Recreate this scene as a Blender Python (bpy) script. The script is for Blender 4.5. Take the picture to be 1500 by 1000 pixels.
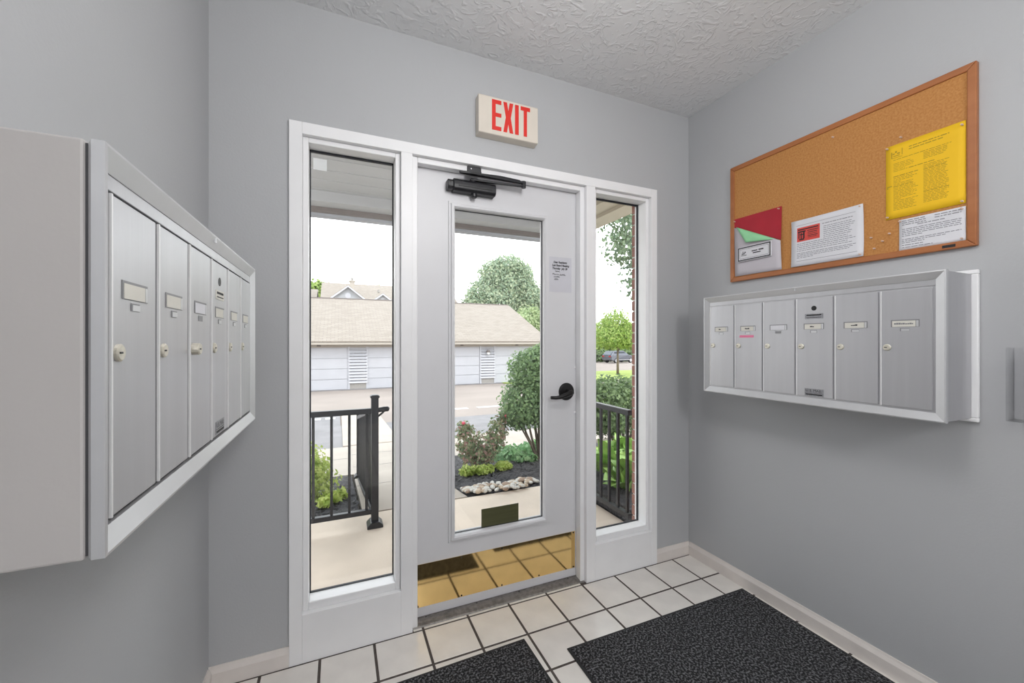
import bpy, bmesh, math, random
from mathutils import Vector, Matrix, Euler
random.seed(7)
R = math.radians
S = bpy.context.scene
for o in list(bpy.data.objects): bpy.data.objects.remove(o)
C = S.collection

# ------------------------------------------------------------------ camera
cam = bpy.data.cameras.new('camera'); cam.sensor_width = 36.0; cam.lens = 588/1500*36
cam.clip_start = 0.02; cam.clip_end = 400
co = bpy.data.objects.new('camera', cam); C.objects.link(co)
co.location = (0, 0, 1.25); co.rotation_euler = (R(90), 0, R(-23.33))
S.camera = co
# ------------------------------------------------------------------ sky, sun, exposure
W = bpy.data.worlds.new('sky'); S.world = W; W.use_nodes = True
nt = W.node_tree; nt.nodes.clear()
wo = nt.nodes.new('ShaderNodeOutputWorld'); bg = nt.nodes.new('ShaderNodeBackground')
tc = nt.nodes.new('ShaderNodeTexCoord'); sp = nt.nodes.new('ShaderNodeSeparateXYZ'); cr = nt.nodes.new('ShaderNodeValToRGB')
nt.links.new(tc.outputs['Generated'], sp.inputs[0]); nt.links.new(sp.outputs['Z'], cr.inputs[0])
cr.color_ramp.elements[0].position = 0.0; cr.color_ramp.elements[0].color = (1.0, 0.99, 0.97, 1)
cr.color_ramp.elements[1].position = 0.9; cr.color_ramp.elements[1].color = (0.82, 0.91, 1.0, 1)
nt.links.new(cr.outputs[0], bg.inputs[0]); bg.inputs[1].default_value = 2.85
nt.links.new(bg.outputs[0], wo.inputs[0])
sun = bpy.data.lights.new('sun', 'SUN'); sun.energy = 1.0; sun.angle = R(12); sun.color = (1.0, 0.95, 0.87)
so = bpy.data.objects.new('sun', sun); C.objects.link(so); so.rotation_euler = (R(38), R(6), R(20)); so.location = (0, -4, 12)
S.view_settings.view_transform = 'Standard'; S.view_settings.look = 'None'
S.view_settings.exposure = 0.32; S.view_settings.gamma = 1.0; S.view_settings.use_curve_mapping = False

# ------------------------------------------------------------------ materials
def mat(name, col, rough=0.5, metal=0.0, var=0.0, vscale=20, bump=0.0, bscale=60, spec=0.5, stretch=None, col2=None, rvar=0.0, detail=3, bdist=0.01):
    m = bpy.data.materials.new(name); m.use_nodes = True
    n = m.node_tree; b = n.nodes['Principled BSDF']
    b.inputs['Base Color'].default_value = (*col, 1); b.inputs['Roughness'].default_value = rough
    b.inputs['Metallic'].default_value = metal; b.inputs['Specular IOR Level'].default_value = spec
    t = n.nodes.new('ShaderNodeTexCoord'); src = t.outputs['Object']
    if stretch:
        mp = n.nodes.new('ShaderNodeMapping'); mp.inputs['Scale'].default_value = stretch
        n.links.new(src, mp.inputs[0]); src = mp.outputs[0]
    if var or col2:
        z = n.nodes.new('ShaderNodeTexNoise'); z.inputs['Scale'].default_value = vscale; z.inputs['Detail'].default_value = detail
        n.links.new(src, z.inputs['Vector'])
        r = n.nodes.new('ShaderNodeValToRGB'); r.color_ramp.elements[0].position = .3; r.color_ramp.elements[1].position = .7
        a = col; c2 = col2 if col2 else tuple(min(1, c*(1+var)) for c in col); a = col if col2 else tuple(c*(1-var) for c in col)
        r.color_ramp.elements[0].color = (*a, 1); r.color_ramp.elements[1].color = (*c2, 1)
        n.links.new(z.outputs['Fac'], r.inputs[0]); n.links.new(r.outputs[0], b.inputs['Base Color'])
    if bump:
        z = n.nodes.new('ShaderNodeTexNoise'); z.inputs['Scale'].default_value = bscale; z.inputs['Detail'].default_value = 4
        n.links.new(src, z.inputs['Vector'])
        u = n.nodes.new('ShaderNodeBump'); u.inputs['Strength'].default_value = bump; u.inputs['Distance'].default_value = bdist
        n.links.new(z.outputs['Fac'], u.inputs['Height']); n.links.new(u.outputs[0], b.inputs['Normal'])
    return m
def leafmat(name, c1, c2, c3=None):
    m = bpy.data.materials.new(name); m.use_nodes = True
    n = m.node_tree; b = n.nodes['Principled BSDF']; b.inputs['Roughness'].default_value = .55
    g = n.nodes.new('ShaderNodeNewGeometry'); r = n.nodes.new('ShaderNodeValToRGB')
    r.color_ramp.elements[0].color = (*c1, 1); r.color_ramp.elements[1].color = (*c2, 1)
    if c3: e = r.color_ramp.elements.new(.5); e.color = (*c3, 1)
    n.links.new(g.outputs['Random Per Island'], r.inputs[0]); n.links.new(r.outputs[0], b.inputs['Base Color'])
    tr = n.nodes.new('ShaderNodeBsdfTranslucent'); n.links.new(r.outputs[0], tr.inputs[0])
    mx = n.nodes.new('ShaderNodeMixShader'); mx.inputs[0].default_value = .42
    n.links.new(b.outputs[0], mx.inputs[1]); n.links.new(tr.outputs[0], mx.inputs[2])
    n.links.new(mx.outputs[0], n.nodes['Material Output'].inputs[0])
    return m
def glassmat(name, tint=(.97, .98, .98), ior=1.45):
    m = bpy.data.materials.new(name); m.use_nodes = True
    n = m.node_tree; n.nodes.remove(n.nodes['Principled BSDF'])
    t = n.nodes.new('ShaderNodeBsdfTransparent'); t.inputs[0].default_value = (*tint, 1)
    g = n.nodes.new('ShaderNodeBsdfGlossy'); g.inputs['Roughness'].default_value = .03
    f0 = ((ior-1)/(ior+1))**2
    lw = n.nodes.new('ShaderNodeLayerWeight'); lw.inputs[0].default_value = .5
    pw = n.nodes.new('ShaderNodeMath'); pw.operation = 'POWER'; pw.inputs[1].default_value = 5; n.links.new(lw.outputs['Facing'], pw.inputs[0])
    f = n.nodes.new('ShaderNodeMath'); f.operation = 'MULTIPLY_ADD'; f.inputs[1].default_value = 1-f0; f.inputs[2].default_value = f0; n.links.new(pw.outputs[0], f.inputs[0])
    x = n.nodes.new('ShaderNodeMixShader')
    n.links.new(f.outputs[0], x.inputs[0]); n.links.new(t.outputs[0], x.inputs[1]); n.links.new(g.outputs[0], x.inputs[2])
    n.links.new(x.outputs[0], n.nodes['Material Output'].inputs[0])
    return m
def wall_mat():
    m = mat('painted_drywall', (.455, .463, .476), .55, var=.02, vscale=1.2, bump=.10, bscale=140, bdist=.004)
    return m
def ceiling_mat():
    m = bpy.data.materials.new('stomp_textured_ceiling'); m.use_nodes = True
    n = m.node_tree; b = n.nodes['Principled BSDF']; b.inputs['Base Color'].default_value = (.74, .745, .755, 1); b.inputs['Roughness'].default_value = .75
    t = n.nodes.new('ShaderNodeTexCoord'); w = n.nodes.new('ShaderNodeTexNoise'); w.inputs['Scale'].default_value = 9; w.inputs['Detail'].default_value = 2
    n.links.new(t.outputs['Object'], w.inputs['Vector'])
    ad = n.nodes.new('ShaderNodeMixRGB'); ad.blend_type = 'ADD'; ad.inputs[0].default_value = .12
    n.links.new(t.outputs['Object'], ad.inputs[1]); n.links.new(w.outputs['Color'], ad.inputs[2])
    v = n.nodes.new('ShaderNodeTexNoise'); v.inputs['Scale'].default_value = 21; v.inputs['Detail'].default_value = 3; v.inputs['Distortion'].default_value = 1.6
    n.links.new(ad.outputs[0], v.inputs['Vector'])
    r = n.nodes.new('ShaderNodeValToRGB'); r.color_ramp.elements[0].position = .50; r.color_ramp.elements[1].position = .66
    n.links.new(v.outputs['Fac'], r.inputs[0])
    u = n.nodes.new('ShaderNodeBump'); u.inputs['Strength'].default_value = .38; u.inputs['Distance'].default_value = .008
    n.links.new(r.outputs[0], u.inputs['Height']); n.links.new(u.outputs[0], b.inputs['Normal'])
    return m
def siding_mat(name, col, scale):
    m = mat(name, col, .6); n = m.node_tree; b = n.nodes['Principled BSDF']
    t = n.nodes.new('ShaderNodeTexCoord'); w = n.nodes.new('ShaderNodeTexWave'); w.wave_type = 'BANDS'; w.bands_direction = 'Z'; w.wave_profile = 'SAW'; w.inputs['Scale'].default_value = scale
    n.links.new(t.outputs['Object'], w.inputs['Vector']); u = n.nodes.new('ShaderNodeBump'); u.inputs['Strength'].default_value = .6; u.inputs['Distance'].default_value = .03
    n.links.new(w.outputs['Fac'], u.inputs['Height']); n.links.new(u.outputs[0], b.inputs['Normal'])
    return m
def shingle_mat(name, c1, c2):
    m = bpy.data.materials.new(name); m.use_nodes = True
    n = m.node_tree; b = n.nodes['Principled BSDF']; b.inputs['Roughness'].default_value = .85
    t = n.nodes.new('ShaderNodeTexCoord'); k = n.nodes.new('ShaderNodeTexBrick'); k.inputs['Scale'].default_value = 1.0
    k.inputs['Brick Width'].default_value = .35; k.inputs['Row Height'].default_value = .16; k.inputs['Mortar Size'].default_value = .01
    k.inputs['Color1'].default_value = (*c1, 1); k.inputs['Color2'].default_value = (*c2, 1); k.inputs['Mortar'].default_value = (*[c*.75 for c in c1], 1)
    n.links.new(t.outputs['Object'], k.inputs['Vector']); n.links.new(k.outputs['Color'], b.inputs['Base Color'])
    return m
M = {}
M['wall'] = wall_mat(); M['ceiling'] = ceiling_mat()
M['white'] = mat('white_satin_paint', (.86, .86, .87), .35, var=.02, vscale=6)
M['doorwhite'] = mat('white_door_paint', (.68, .68, .70), .38, var=.02, vscale=5)
M['base'] = mat('cream_baseboard_paint', (.72, .67, .635), .4, var=.06, vscale=9)
M['grout'] = mat('dark_brown_grout', (.085, .07, .062), .9, var=.2, vscale=30, bump=.3)
M['tile'] = mat('beige_glazed_tile', (.80, .765, .72), .20, var=.07, vscale=7, bump=.05, bscale=60)
M['alu'] = mat('brushed_aluminium', (.52, .52, .54), .40, .70, var=.03, vscale=40, stretch=(1, 1, .04), bump=.03, bscale=300)
M['aluframe'] = mat('satin_aluminium_frame', (.62, .625, .64), .40, .6, var=.02, vscale=20)
M['aludark'] = mat('dark_gap_metal', (.05, .05, .055), .6)
M['slotgrey'] = mat('shadowed_slot_metal', (.26, .26, .27), .5, .3)
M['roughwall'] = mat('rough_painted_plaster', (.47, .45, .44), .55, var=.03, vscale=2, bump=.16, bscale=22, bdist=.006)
M['edge'] = mat('bright_door_edge', (.80, .80, .80), .4, .2)
M['steel'] = mat('nickel_lock', (.66, .63, .54), .35, .5, var=.1, vscale=90)
M['black'] = mat('black_slot', (.008, .008, .008), .5)
M['blackmetal'] = mat('black_painted_metal', (.014, .014, .017), .38, var=.1, vscale=40)
M['bronze'] = mat('dark_bronze_lever', (.018, .017, .017), .33, .4)
M['brass'] = mat('polished_brass', (.86, .62, .27), .08, 1.0, var=.05, vscale=12, bump=.01, bscale=25)
M['threshold'] = mat('worn_aluminium_threshold', (.26, .245, .235), .5, .5, var=.25, vscale=60)
M['glass'] = glassmat('clear_pane'); M['acrylic'] = glassmat('clear_acrylic', (.998, .998, 1.0), 1.3)
M['gasket'] = mat('black_gasket', (.012, .014, .02), .6)
M['cork'] = mat('cork', (.44, .185, .05), .9, col2=(.55, .265, .085), vscale=150, bump=.5, bscale=260, bdist=.002)
M['oak'] = mat('stained_oak', (.34, .115, .035), .4, col2=(.44, .165, .055), vscale=14, stretch=(1, .15, 1), bump=.05)
M['paper'] = mat('white_paper', (.70, .70, .735), .8, var=.02, vscale=8)
M['lilac'] = mat('pale_lilac_paper', (.56, .53, .57), .8, var=.02, vscale=8)
M['yellow'] = mat('yellow_paper', (.86, .52, .008), .7, var=.03, vscale=6)
M['red'] = mat('red_paper', (.40, .010, .025), .55, var=.08, vscale=10)
M['redprint'] = mat('red_print', (.66, .07, .055), .6, var=.05)
M['green'] = mat('mint_green_paper', (.30, .66, .36), .7, var=.05)
M['ink'] = mat('grey_print_ink', (.20, .20, .22), .7); M['inky'] = mat('brown_print_ink', (.42, .27, .01), .7); M['inkk'] = mat('black_print_ink', (.02, .02, .022), .7)
M['pen'] = mat('black_pen_ink', (.03, .03, .035), .7)
M['clearpin'] = mat('clear_plastic_pin', (.66, .48, .38), .2, spec=.6)
M['exitcase'] = mat('cream_plastic', (.70, .64, .56), .4, var=.03, vscale=10)
M['exitred'] = mat('red_sign_letter', (.72, .025, .015), .5)
M['rubber'] = mat('black_rubber', (.018, .018, .02), .7)
def pile_mat():
    m = mat('charcoal_loop_pile', (.01, .01, .01), .95, col2=(.2, .2, .2), vscale=125, bump=1.0, bscale=150, bdist=.006, detail=1)
    r = [n for n in m.node_tree.nodes if n.type == 'VALTORGB'][0]
    r.color_ramp.elements[0].position = .46; r.color_ramp.elements[1].position = .66
    r.color_ramp.elements[0].color = (.005, .005, .006, 1); r.color_ramp.elements[1].color = (.16, .16, .17, 1)
    return m
M['carpet'] = pile_mat()
M['sticker'] = mat('dark_olive_decal', (.085, .085, .04), .3, var=.15, vscale=10, stretch=(.5, 1, 6))
M['whitesticker'] = mat('white_decal', (.75, .77, .77), .6)
M['pink'] = mat('pink_tape', (.80, .22, .36), .6)
M['card'] = mat('ivory_name_card', (.68, .66, .60), .6, var=.03)
M['platec'] = mat('etched_plate', (.32, .32, .34), .45, .5, var=.2, vscale=200)
M['lamp'] = mat('lamp_diffuser', (.9, .9, .88), .4)
# outdoors
M['concrete'] = mat('pale_concrete', (.66, .555, .455), .9, var=.10, vscale=3, bump=.2, bscale=90, detail=6)
M['walk'] = mat('concrete_walk', (.37, .318, .268), .9, var=.08, vscale=2, bump=.2, bscale=90, detail=6)
M['asphalt_and_shade'] = mat('grey_asphalt_and_shade', (.205, .192, .192), .95, var=.15, vscale=2.5, bump=.3, bscale=80, detail=6)  # asphalt grey that also carries the building's shadow on the lot
M['lot'] = mat('faded_pavement', (.265, .218, .188), .95, var=.10, vscale=.5, detail=6)
M['linepaint'] = mat('white_road_paint', (.6, .59, .57), .8, var=.1, vscale=8)
M['mulch'] = mat('dark_mulch', (.030, .028, .031), .95, col2=(.10, .092, .095), vscale=60, bump=1.0, bscale=70, bdist=.03)
M['chip'] = leafmat('bark_chip', (.022, .02, .024), (.12, .11, .11))
M['lawn'] = mat('lawn', (.20, .27, .035), .9, col2=(.31, .36, .08), vscale=1.5, detail=6)
M['grassblade'] = leafmat('grass_blade', (.22, .32, .04), (.45, .50, .12))
M['porchceil'] = mat('grey_porch_soffit', (.43, .43, .44), .7, var=.03, stretch=(.2, 1, 1), vscale=6)
M['soffit'] = mat('tan_soffit', (.42, .37, .29), .7, var=.03)
M['fascia'] = mat('brown_fascia', (.16, .135, .125), .6, var=.05)
M['gutter'] = mat('grey_gutter', (.30, .31, .34), .45, var=.05)
M['brick'] = mat('red_brick', (.20, .085, .065), .9, col2=(.34, .16, .12), vscale=14, bump=.4)
M['mortar'] = mat('pale_mortar', (.52, .47, .42), .95, var=.1, bump=.3)
M['siding'] = siding_mat('white_lap_siding', (.43, .43, .45), 3.2)
M['gdoor'] = mat('white_garage_panel', (.43, .43, .46), .5, var=.03, vscale=2)
M['gtrim'] = mat('cream_trim', (.36, .32, .275), .55, var=.03)
M['groof'] = shingle_mat('tan_shingle', (.238, .198, .162), (.285, .243, .203))
M['aptwall'] = siding_mat('grey_siding', (.36, .37, .39), 2.4)
M['foundation'] = mat('grey_block', (.30, .28, .26), .9, var=.1)
M['bark'] = mat('tree_bark', (.16, .12, .09), .95, var=.3, vscale=12, bump=.5, stretch=(1, 1, .2))
M['stem'] = mat('green_stem', (.16, .17, .07), .8, var=.2)
M['leaf_shrub'] = leafmat('shrub_leaf', (.12, .20, .09), (.34, .47, .22), (.22, .33, .15))
M['leaf_hedge'] = leafmat('hedge_leaf', (.09, .14, .06), (.25, .34, .14), (.16, .23, .10))
M['leaf_lime'] = leafmat('lime_leaf', (.34, .46, .08), (.64, .70, .22))
M['leaf_tree'] = leafmat('tree_leaf', (.24, .33, .15), (.46, .51, .28), (.34, .42, .21))
M['leaf_blue'] = leafmat('bluish_tree_leaf', (.23, .32, .22), (.46, .50, .33), (.34, .42, .28))
M['leaf_young'] = leafmat('young_tree_leaf', (.19, .31, .06), (.42, .50, .15), (.30, .41, .09))
M['leaf_oak'] = leafmat('oak_leaf', (.11, .17, .11), (.26, .35, .21))
M['leaf_rose'] = leafmat('rose_leaf', (.13, .20, .10), (.46, .24, .22), (.30, .37, .18))
M['leaf_cover'] = leafmat('ground_cover_leaf', (.12, .28, .11), (.30, .48, .22))
M['petal'] = mat('pink_petal', (.75, .09, .14), .6)
M['hosta'] = mat('hosta_leaf', (.19, .36, .06), .5, col2=(.34, .50, .13), vscale=8)
M['stone1'] = mat('white_river_stone', (.55, .52, .47), .7, var=.15, vscale=20); M['stone2'] = mat('tan_river_stone', (.48, .38, .28), .7, var=.2, vscale=20); M['stone3'] = mat('brown_river_stone', (.30, .21, .15), .7, var=.2, vscale=20)
M['carpaint'] = mat('grey_car_paint', (.13, .135, .16), .25, .3); M['carglass'] = mat('dark_car_glass', (.05, .06, .08), .08, spec=.8); M['tyre'] = mat('tyre_rubber', (.015, .015, .016), .8); M['wheel'] = mat('alloy_wheel', (.5, .5, .52), .35, .8); M['taillight'] = mat('red_tail_light', (.4, .02, .02), .3)
M['chrome'] = mat('chrome_strip', (.7, .7, .72), .2, .9)

# ------------------------------------------------------------------ mesh helpers
def wloc(o):
    v = Vector((0, 0, 0))
    while o: v = v + o.location; o = o.parent
    return v
class MB:
    def __init__(s): s.v = []; s.f = []
    def add(s, vs, fs):
        b = len(s.v); s.v += [tuple(x) for x in vs]; s.f += [tuple(i+b for i in f) for f in fs]; return s
    def box(s, x0, x1, y0, y1, z0, z1):
        return s.add([(x0,y0,z0),(x1,y0,z0),(x1,y1,z0),(x0,y1,z0),(x0,y0,z1),(x1,y0,z1),(x1,y1,z1),(x0,y1,z1)],
                     [(3,2,1,0),(4,5,6,7),(0,1,5,4),(1,2,6,5),(2,3,7,6),(3,0,4,7)])
    def prism(s, poly, a, b, axis):           # polygon in the two other axes, extruded a..b along axis
        n = len(poly)
        def P(p, t): return (t, p[0], p[1]) if axis == 'x' else (p[0], t, p[1]) if axis == 'y' else (p[0], p[1], t)
        return s.add([P(p, a) for p in poly]+[P(p, b) for p in poly],
                     [tuple(range(n-1, -1, -1)), tuple(range(n, 2*n))]+[(i, (i+1) % n, n+(i+1) % n, n+i) for i in range(n)])
    def tube(s, pts, rs, n=8):
        pts = [Vector(p) for p in pts]
        if not isinstance(rs, (list, tuple)): rs = [rs]*len(pts)
        vs = []
        up = None
        for i, p in enumerate(pts):
            d = (pts[min(i+1, len(pts)-1)]-pts[max(i-1, 0)]).normalized()
            if up is None: up = d.orthogonal().normalized()
            up = (up-d*up.dot(d)).normalized(); q = d.cross(up)
            for k in range(n):
                a = 2*math.pi*k/n; vs.append(p+(up*math.cos(a)+q*math.sin(a))*rs[i])
        fs = [(i*n+k, i*n+(k+1) % n, (i+1)*n+(k+1) % n, (i+1)*n+k) for i in range(len(pts)-1) for k in range(n)]
        m = len(pts)-1; fs += [tuple(range(n-1, -1, -1)), tuple(m*n+k for k in range(n))]
        return s.add(vs, fs)
    def lathe(s, prof, c, axis, n=20):        # prof: (radius, along) ; axis vector
        c = Vector(c); ax = Vector(axis).normalized(); u = ax.orthogonal().normalized(); w = ax.cross(u)
        vs = [c+ax*h+(u*math.cos(2*math.pi*k/n)+w*math.sin(2*math.pi*k/n))*r for r, h in prof for k in range(n)]
        m = len(prof)
        fs = [(i*n+k, i*n+(k+1) % n, (i+1)*n+(k+1) % n, (i+1)*n+k) for i in range(m-1) for k in range(n)]
        fs += [tuple(range(n-1, -1, -1)), tuple((m-1)*n+k for k in range(n))]
        return s.add(vs, fs)
    def quad(s, a, b, c, d): return s.add([a, b, c, d], [(0, 1, 2, 3)])
    def mesh(s, name):
        me = bpy.data.meshes.new(name); me.from_pydata(s.v, [], s.f); me.validate()
        b = bmesh.new(); b.from_mesh(me); bmesh.ops.recalc_face_normals(b, faces=b.faces); b.to_mesh(me); b.free()
        return me
    def build(s, name, m, parent=None, bevel=0, smooth=False, local=False, keep=False):
        if parent is not None and not local:
            o = wloc(parent); s.v = [(x-o.x, y-o.y, z-o.z) for x, y, z in s.v]; loc = (0, 0, 0)
        elif parent is None and not keep:
            xs = [v[0] for v in s.v]; ys = [v[1] for v in s.v]; zs = [v[2] for v in s.v]
            loc = ((min(xs)+max(xs))/2, (min(ys)+max(ys))/2, min(zs)); s.v = [(x-loc[0], y-loc[1], z-loc[2]) for x, y, z in s.v]
        else: loc = (0, 0, 0)
        if keep:
            me = bpy.data.meshes.new(name); me.from_pydata(s.v, [], s.f)
        else: me = s.mesh(name)
        o = bpy.data.objects.new(name, me); C.objects.link(o); o.location = loc; o.parent = parent
        me.materials.append(M[m])
        if smooth:
            for p in me.polygons: p.use_smooth = True
        if bevel:
            bv = o.modifiers.new('bevel', 'BEVEL'); bv.width = bevel; bv.segments = 2; bv.limit_method = 'ANGLE'; bv.angle_limit = R(35)
        return o
def tag(o, label=None, cat=None, group=None, kind=None):
    if label: o['label'] = label
    if cat: o['category'] = cat
    if group: o['group'] = group
    if kind: o['kind'] = kind
    return o
def empty(name, loc, rz=0):
    o = bpy.data.objects.new(name, None); C.objects.link(o); o.location = loc; o.rotation_euler = (0, 0, rz); o.empty_display_size = .05; return o
def struct(o, label=None): o['kind'] = 'structure'; (label and tag(o, label)); return o
def copy_tree(o, parent=None):
    c = o.copy(); C.objects.link(c); c.parent = parent
    for ch in list(o.children): copy_tree(ch, c)
    return c
def textmesh(txt, size, align='LEFT', bold=0):
    cu = bpy.data.curves.new('t', 'FONT'); cu.body = txt; cu.size = size; cu.align_x = align; cu.resolution_u = 3; cu.offset = bold
    o = bpy.data.objects.new('t', cu); C.objects.link(o); bpy.context.view_layer.update()
    me = o.evaluated_get(bpy.context.evaluated_depsgraph_get()).to_mesh()
    vs = [tuple(v.co) for v in me.vertices]; fs = [tuple(p.vertices) for p in me.polygons]
    bpy.data.objects.remove(o); bpy.data.curves.remove(cu)
    return vs, fs

# ------------------------------------------------------------------ the vestibule shell
XL, XR, YF, YB, ZC = -.432, 1.897, 1.765, -2.4, 2.57
EXT = 1.868
FX0, FX1, FZ = -.176, 1.646, 2.103            # outer edges of the entrance frame
b = MB(); b.box(XL-.12, FX0+.01, YF, EXT, -.05, ZC+.1); b.box(FX1-.01, XR+.12, YF, EXT, -.05, ZC+.1); b.box(FX0+.01, FX1-.01, YF, EXT, FZ-.01, ZC+.1)
struct(b.build('wall_front', 'wall'))
struct(MB().box(XL-.12, XL, YB-.1, YF, -.05, ZC+.1).build('wall_left', 'wall'))
struct(MB().box(XR, XR+.12, YB-.1, YF, -.05, ZC+.1).build('wall_right', 'wall'))
struct(MB().box(XL, XR, YB-.1, YB, -.05, ZC+.1).build('wall_back', 'wall'))
struct(MB().box(XL, XR, YB, YF, ZC, ZC+.1).build('ceiling', 'ceiling'))
fl = struct(MB().box(XL, XR, YB, EXT, -.06, -.0015).build('floor', 'grout'))
# floor tiles, each its own piece
GX = [.337+.2028*k for k in range(-4, 9)]; GY = [1.7535-.2035*k for k in range(0, 21)]
xs = [XL+.004]+[x for x in GX if XL+.03 < x < XR-.03]+[XR-.004]; ys = [1.7535]+[y for y in GY if YB+.03 < y < 1.74]+[YB+.004]
full = None; G = .0050
def tile_mesh(w, d):
    mb = MB(); e = .0016; z0, z1 = -.006, .0
    x, y = w/2, d/2
    mb.add([(-x,-y,z0),(x,-y,z0),(x,y,z0),(-x,y,z0),(-x,-y,z1-e),(x,-y,z1-e),(x,y,z1-e),(-x,y,z1-e),(-x+e,-y+e,z1),(x-e,-y+e,z1),(x-e,y-e,z1),(-x+e,y-e,z1)],
           [(3,2,1,0),(0,1,5,4),(1,2,6,5),(2,3,7,6),(3,0,4,7),(4,5,9,8),(5,6,10,9),(6,7,11,10),(7,4,8,11),(8,9,10,11)])
    me = mb.mesh('tile'); me.materials.append(M['tile']); return me
cache = {}
fo = wloc(fl)
for i in range(len(xs)-1):
    for j in range(len(ys)-1):
        w = round(xs[i+1]-xs[i]-2*G, 4); d = round(ys[j]-ys[j+1]-2*G, 4)
        if (w, d) not in cache: cache[(w, d)] = tile_mesh(w, d)
        o = bpy.data.objects.new('tile', cache[(w, d)]); C.objects.link(o); o.parent = fl
        o.location = Vector(((xs[i]+xs[i+1])/2, (ys[j]+ys[j+1])/2, 0))-fo
# sliver row in front of the threshold
for i in range(len(xs)-1):
    x0, x1 = max(xs[i]+G, .296), min(xs[i+1]-G, 1.17)
    if x1-x0 < .03: continue
    o = MB().box(x0, x1, 1.7565, 1.768, -.006, 0).build('tile', 'tile', fl, bevel=.001)
# baseboards
def bb(name, axis, a, b_, wallpos, sgn):
    t = .012; pr = [(0, 0), (t, 0), (t, .052), (.006, .066), (.004, .074), (0, .074)]
    if axis == 'y': poly = [(wallpos+sgn*u, z) for u, z in pr]; o = MB().prism(poly, a, b_, 'y').build(name, 'base')
    else: poly = [(wallpos+sgn*u, z) for u, z in pr]; o = MB().prism(poly, a, b_, 'x').build(name, 'base')
    return struct(o)
bb('baseboard_right', 'y', YB, YF-.012, XR, -1); bb('baseboard_left', 'y', YB, YF-.012, XL, 1)
bb('baseboard_front_left', 'x', XL, FX0, YF, -1); bb('baseboard_front_right', 'x', FX1, XR, YF, -1); bb('baseboard_back', 'x', XL+.012, XR-.012, YB, 1)

# ------------------------------------------------------------------ entrance frame with sidelights
CF, ST, GL, DP = 1.752, 1.774, 1.842, 1.820      # casing face, stop face, pane, door face
LW = (-.131, .243); DO = (.291, 1.176); RW = (1.230, 1.606); ZS, ZH = .188, 2.057
fr = struct(empty('trim_1', ((FX0+FX1)/2, CF, 0)))
def pb(name, *a, m='white', bv=.0015): return MB().box(*a).build(name, m, fr, bevel=bv)
pb('stile', FX0, LW[0], CF, EXT, 0, FZ); pb('stile', RW[1], FX1, CF, EXT, 0, FZ)
pb('mullion', LW[1], DO[0], CF, EXT, 0, ZH); pb('mullion', DO[1], RW[0], CF, EXT, 0, ZH)
pb('head', LW[0], RW[1], CF, EXT, ZH, FZ)
pb('lower_panel', LW[0], LW[1], CF, EXT, 0, ZS); pb('lower_panel', RW[0], RW[1], CF, EXT, 0, ZS)
# stop mouldings
def stop(name, x0, x1, z0, z1, w, y0, y1, sill, parent):
    s = MB(); s.box(x0, x0+w, y0, y1, z0, z1).build(name, 'white', parent, bevel=.003); MB().box(x1-w, x1, y0, y1, z0, z1).build(name, 'white', parent, bevel=.003)
    MB().box(x0+w, x1-w, y0, y1, z1-w, z1).build(name, 'white', parent, bevel=.003)
    if sill: MB().box(x0+w, x1-w, y0, y1, z0, z0+sill).build(name, 'white', parent, bevel=.003)
stop('door_stop', DO[0], DO[1], .0, ZH, .025, ST, DP-.004, 0, fr)
pb('jamb', DO[0], DO[0]+.012, DP-.004, EXT, 0, ZH); pb('jamb', DO[1]-.012, DO[1], DP-.004, EXT, 0, ZH); pb('jamb', DO[0]+.012, DO[1]-.012, DP-.004, EXT, ZH-.012, ZH)
for n, (x0, x1) in ((1, LW), (2, RW)):
    w = struct(empty('window_%d' % n, ((x0+x1)/2, GL, ZS)))
    stop('glazing_stop', x0, x1, ZS, ZH, .021, ST, GL-.003, .031, w)
    stop('outer_stop', x0, x1, ZS, ZH, .021, GL+.006, EXT, .025, w)
    g0, g1, h0, h1 = x0+.021, x1-.021, ZS+.031, ZH-.021
    gk = MB()
    t = .0045
    gk.box(g0, g0+t, GL-.004, GL+.008, h0, h1); gk.box(g1-t, g1, GL-.004, GL+.008, h0, h1); gk.box(g0, g1, GL-.004, GL+.008, h1-t*1.6, h1); gk.box(g0, g1, GL-.004, GL+.008, h0, h0+t*.7)
    gk.build('gasket', 'gasket', w)
    MB().box(g0-.004, g1+.004, GL-.002, GL+.004, h0-.004, h1+.004).build('pane', 'glass', w)
    if n == 1: MB().box(-.097, -.046, GL-.003, GL-.0022, 1.958, 2.005).build('decal', 'whitesticker', w)['label'] = 'small white square sticker'
# ------------------------------------------------------------------ the door
D0, D1, DZ0, DZ1 = .306, 1.161, .014, 2.041
WX0, WX1, WZ0, WZ1 = .490, .966, .345, 1.874
door = struct(empty('door_1', ((D0+D1)/2, DP, 0)))
leaf = MB()
leaf.box(D0, WX0, DP, DP+.044, DZ0, DZ1); leaf.box(WX1, D1, DP, DP+.044, DZ0, DZ1); leaf.box(WX0, WX1, DP, DP+.044, DZ0, WZ0); leaf.box(WX0, WX1, DP, DP+.044, WZ1, DZ1)
leaf.build('leaf', 'doorwhite', door)
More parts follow.
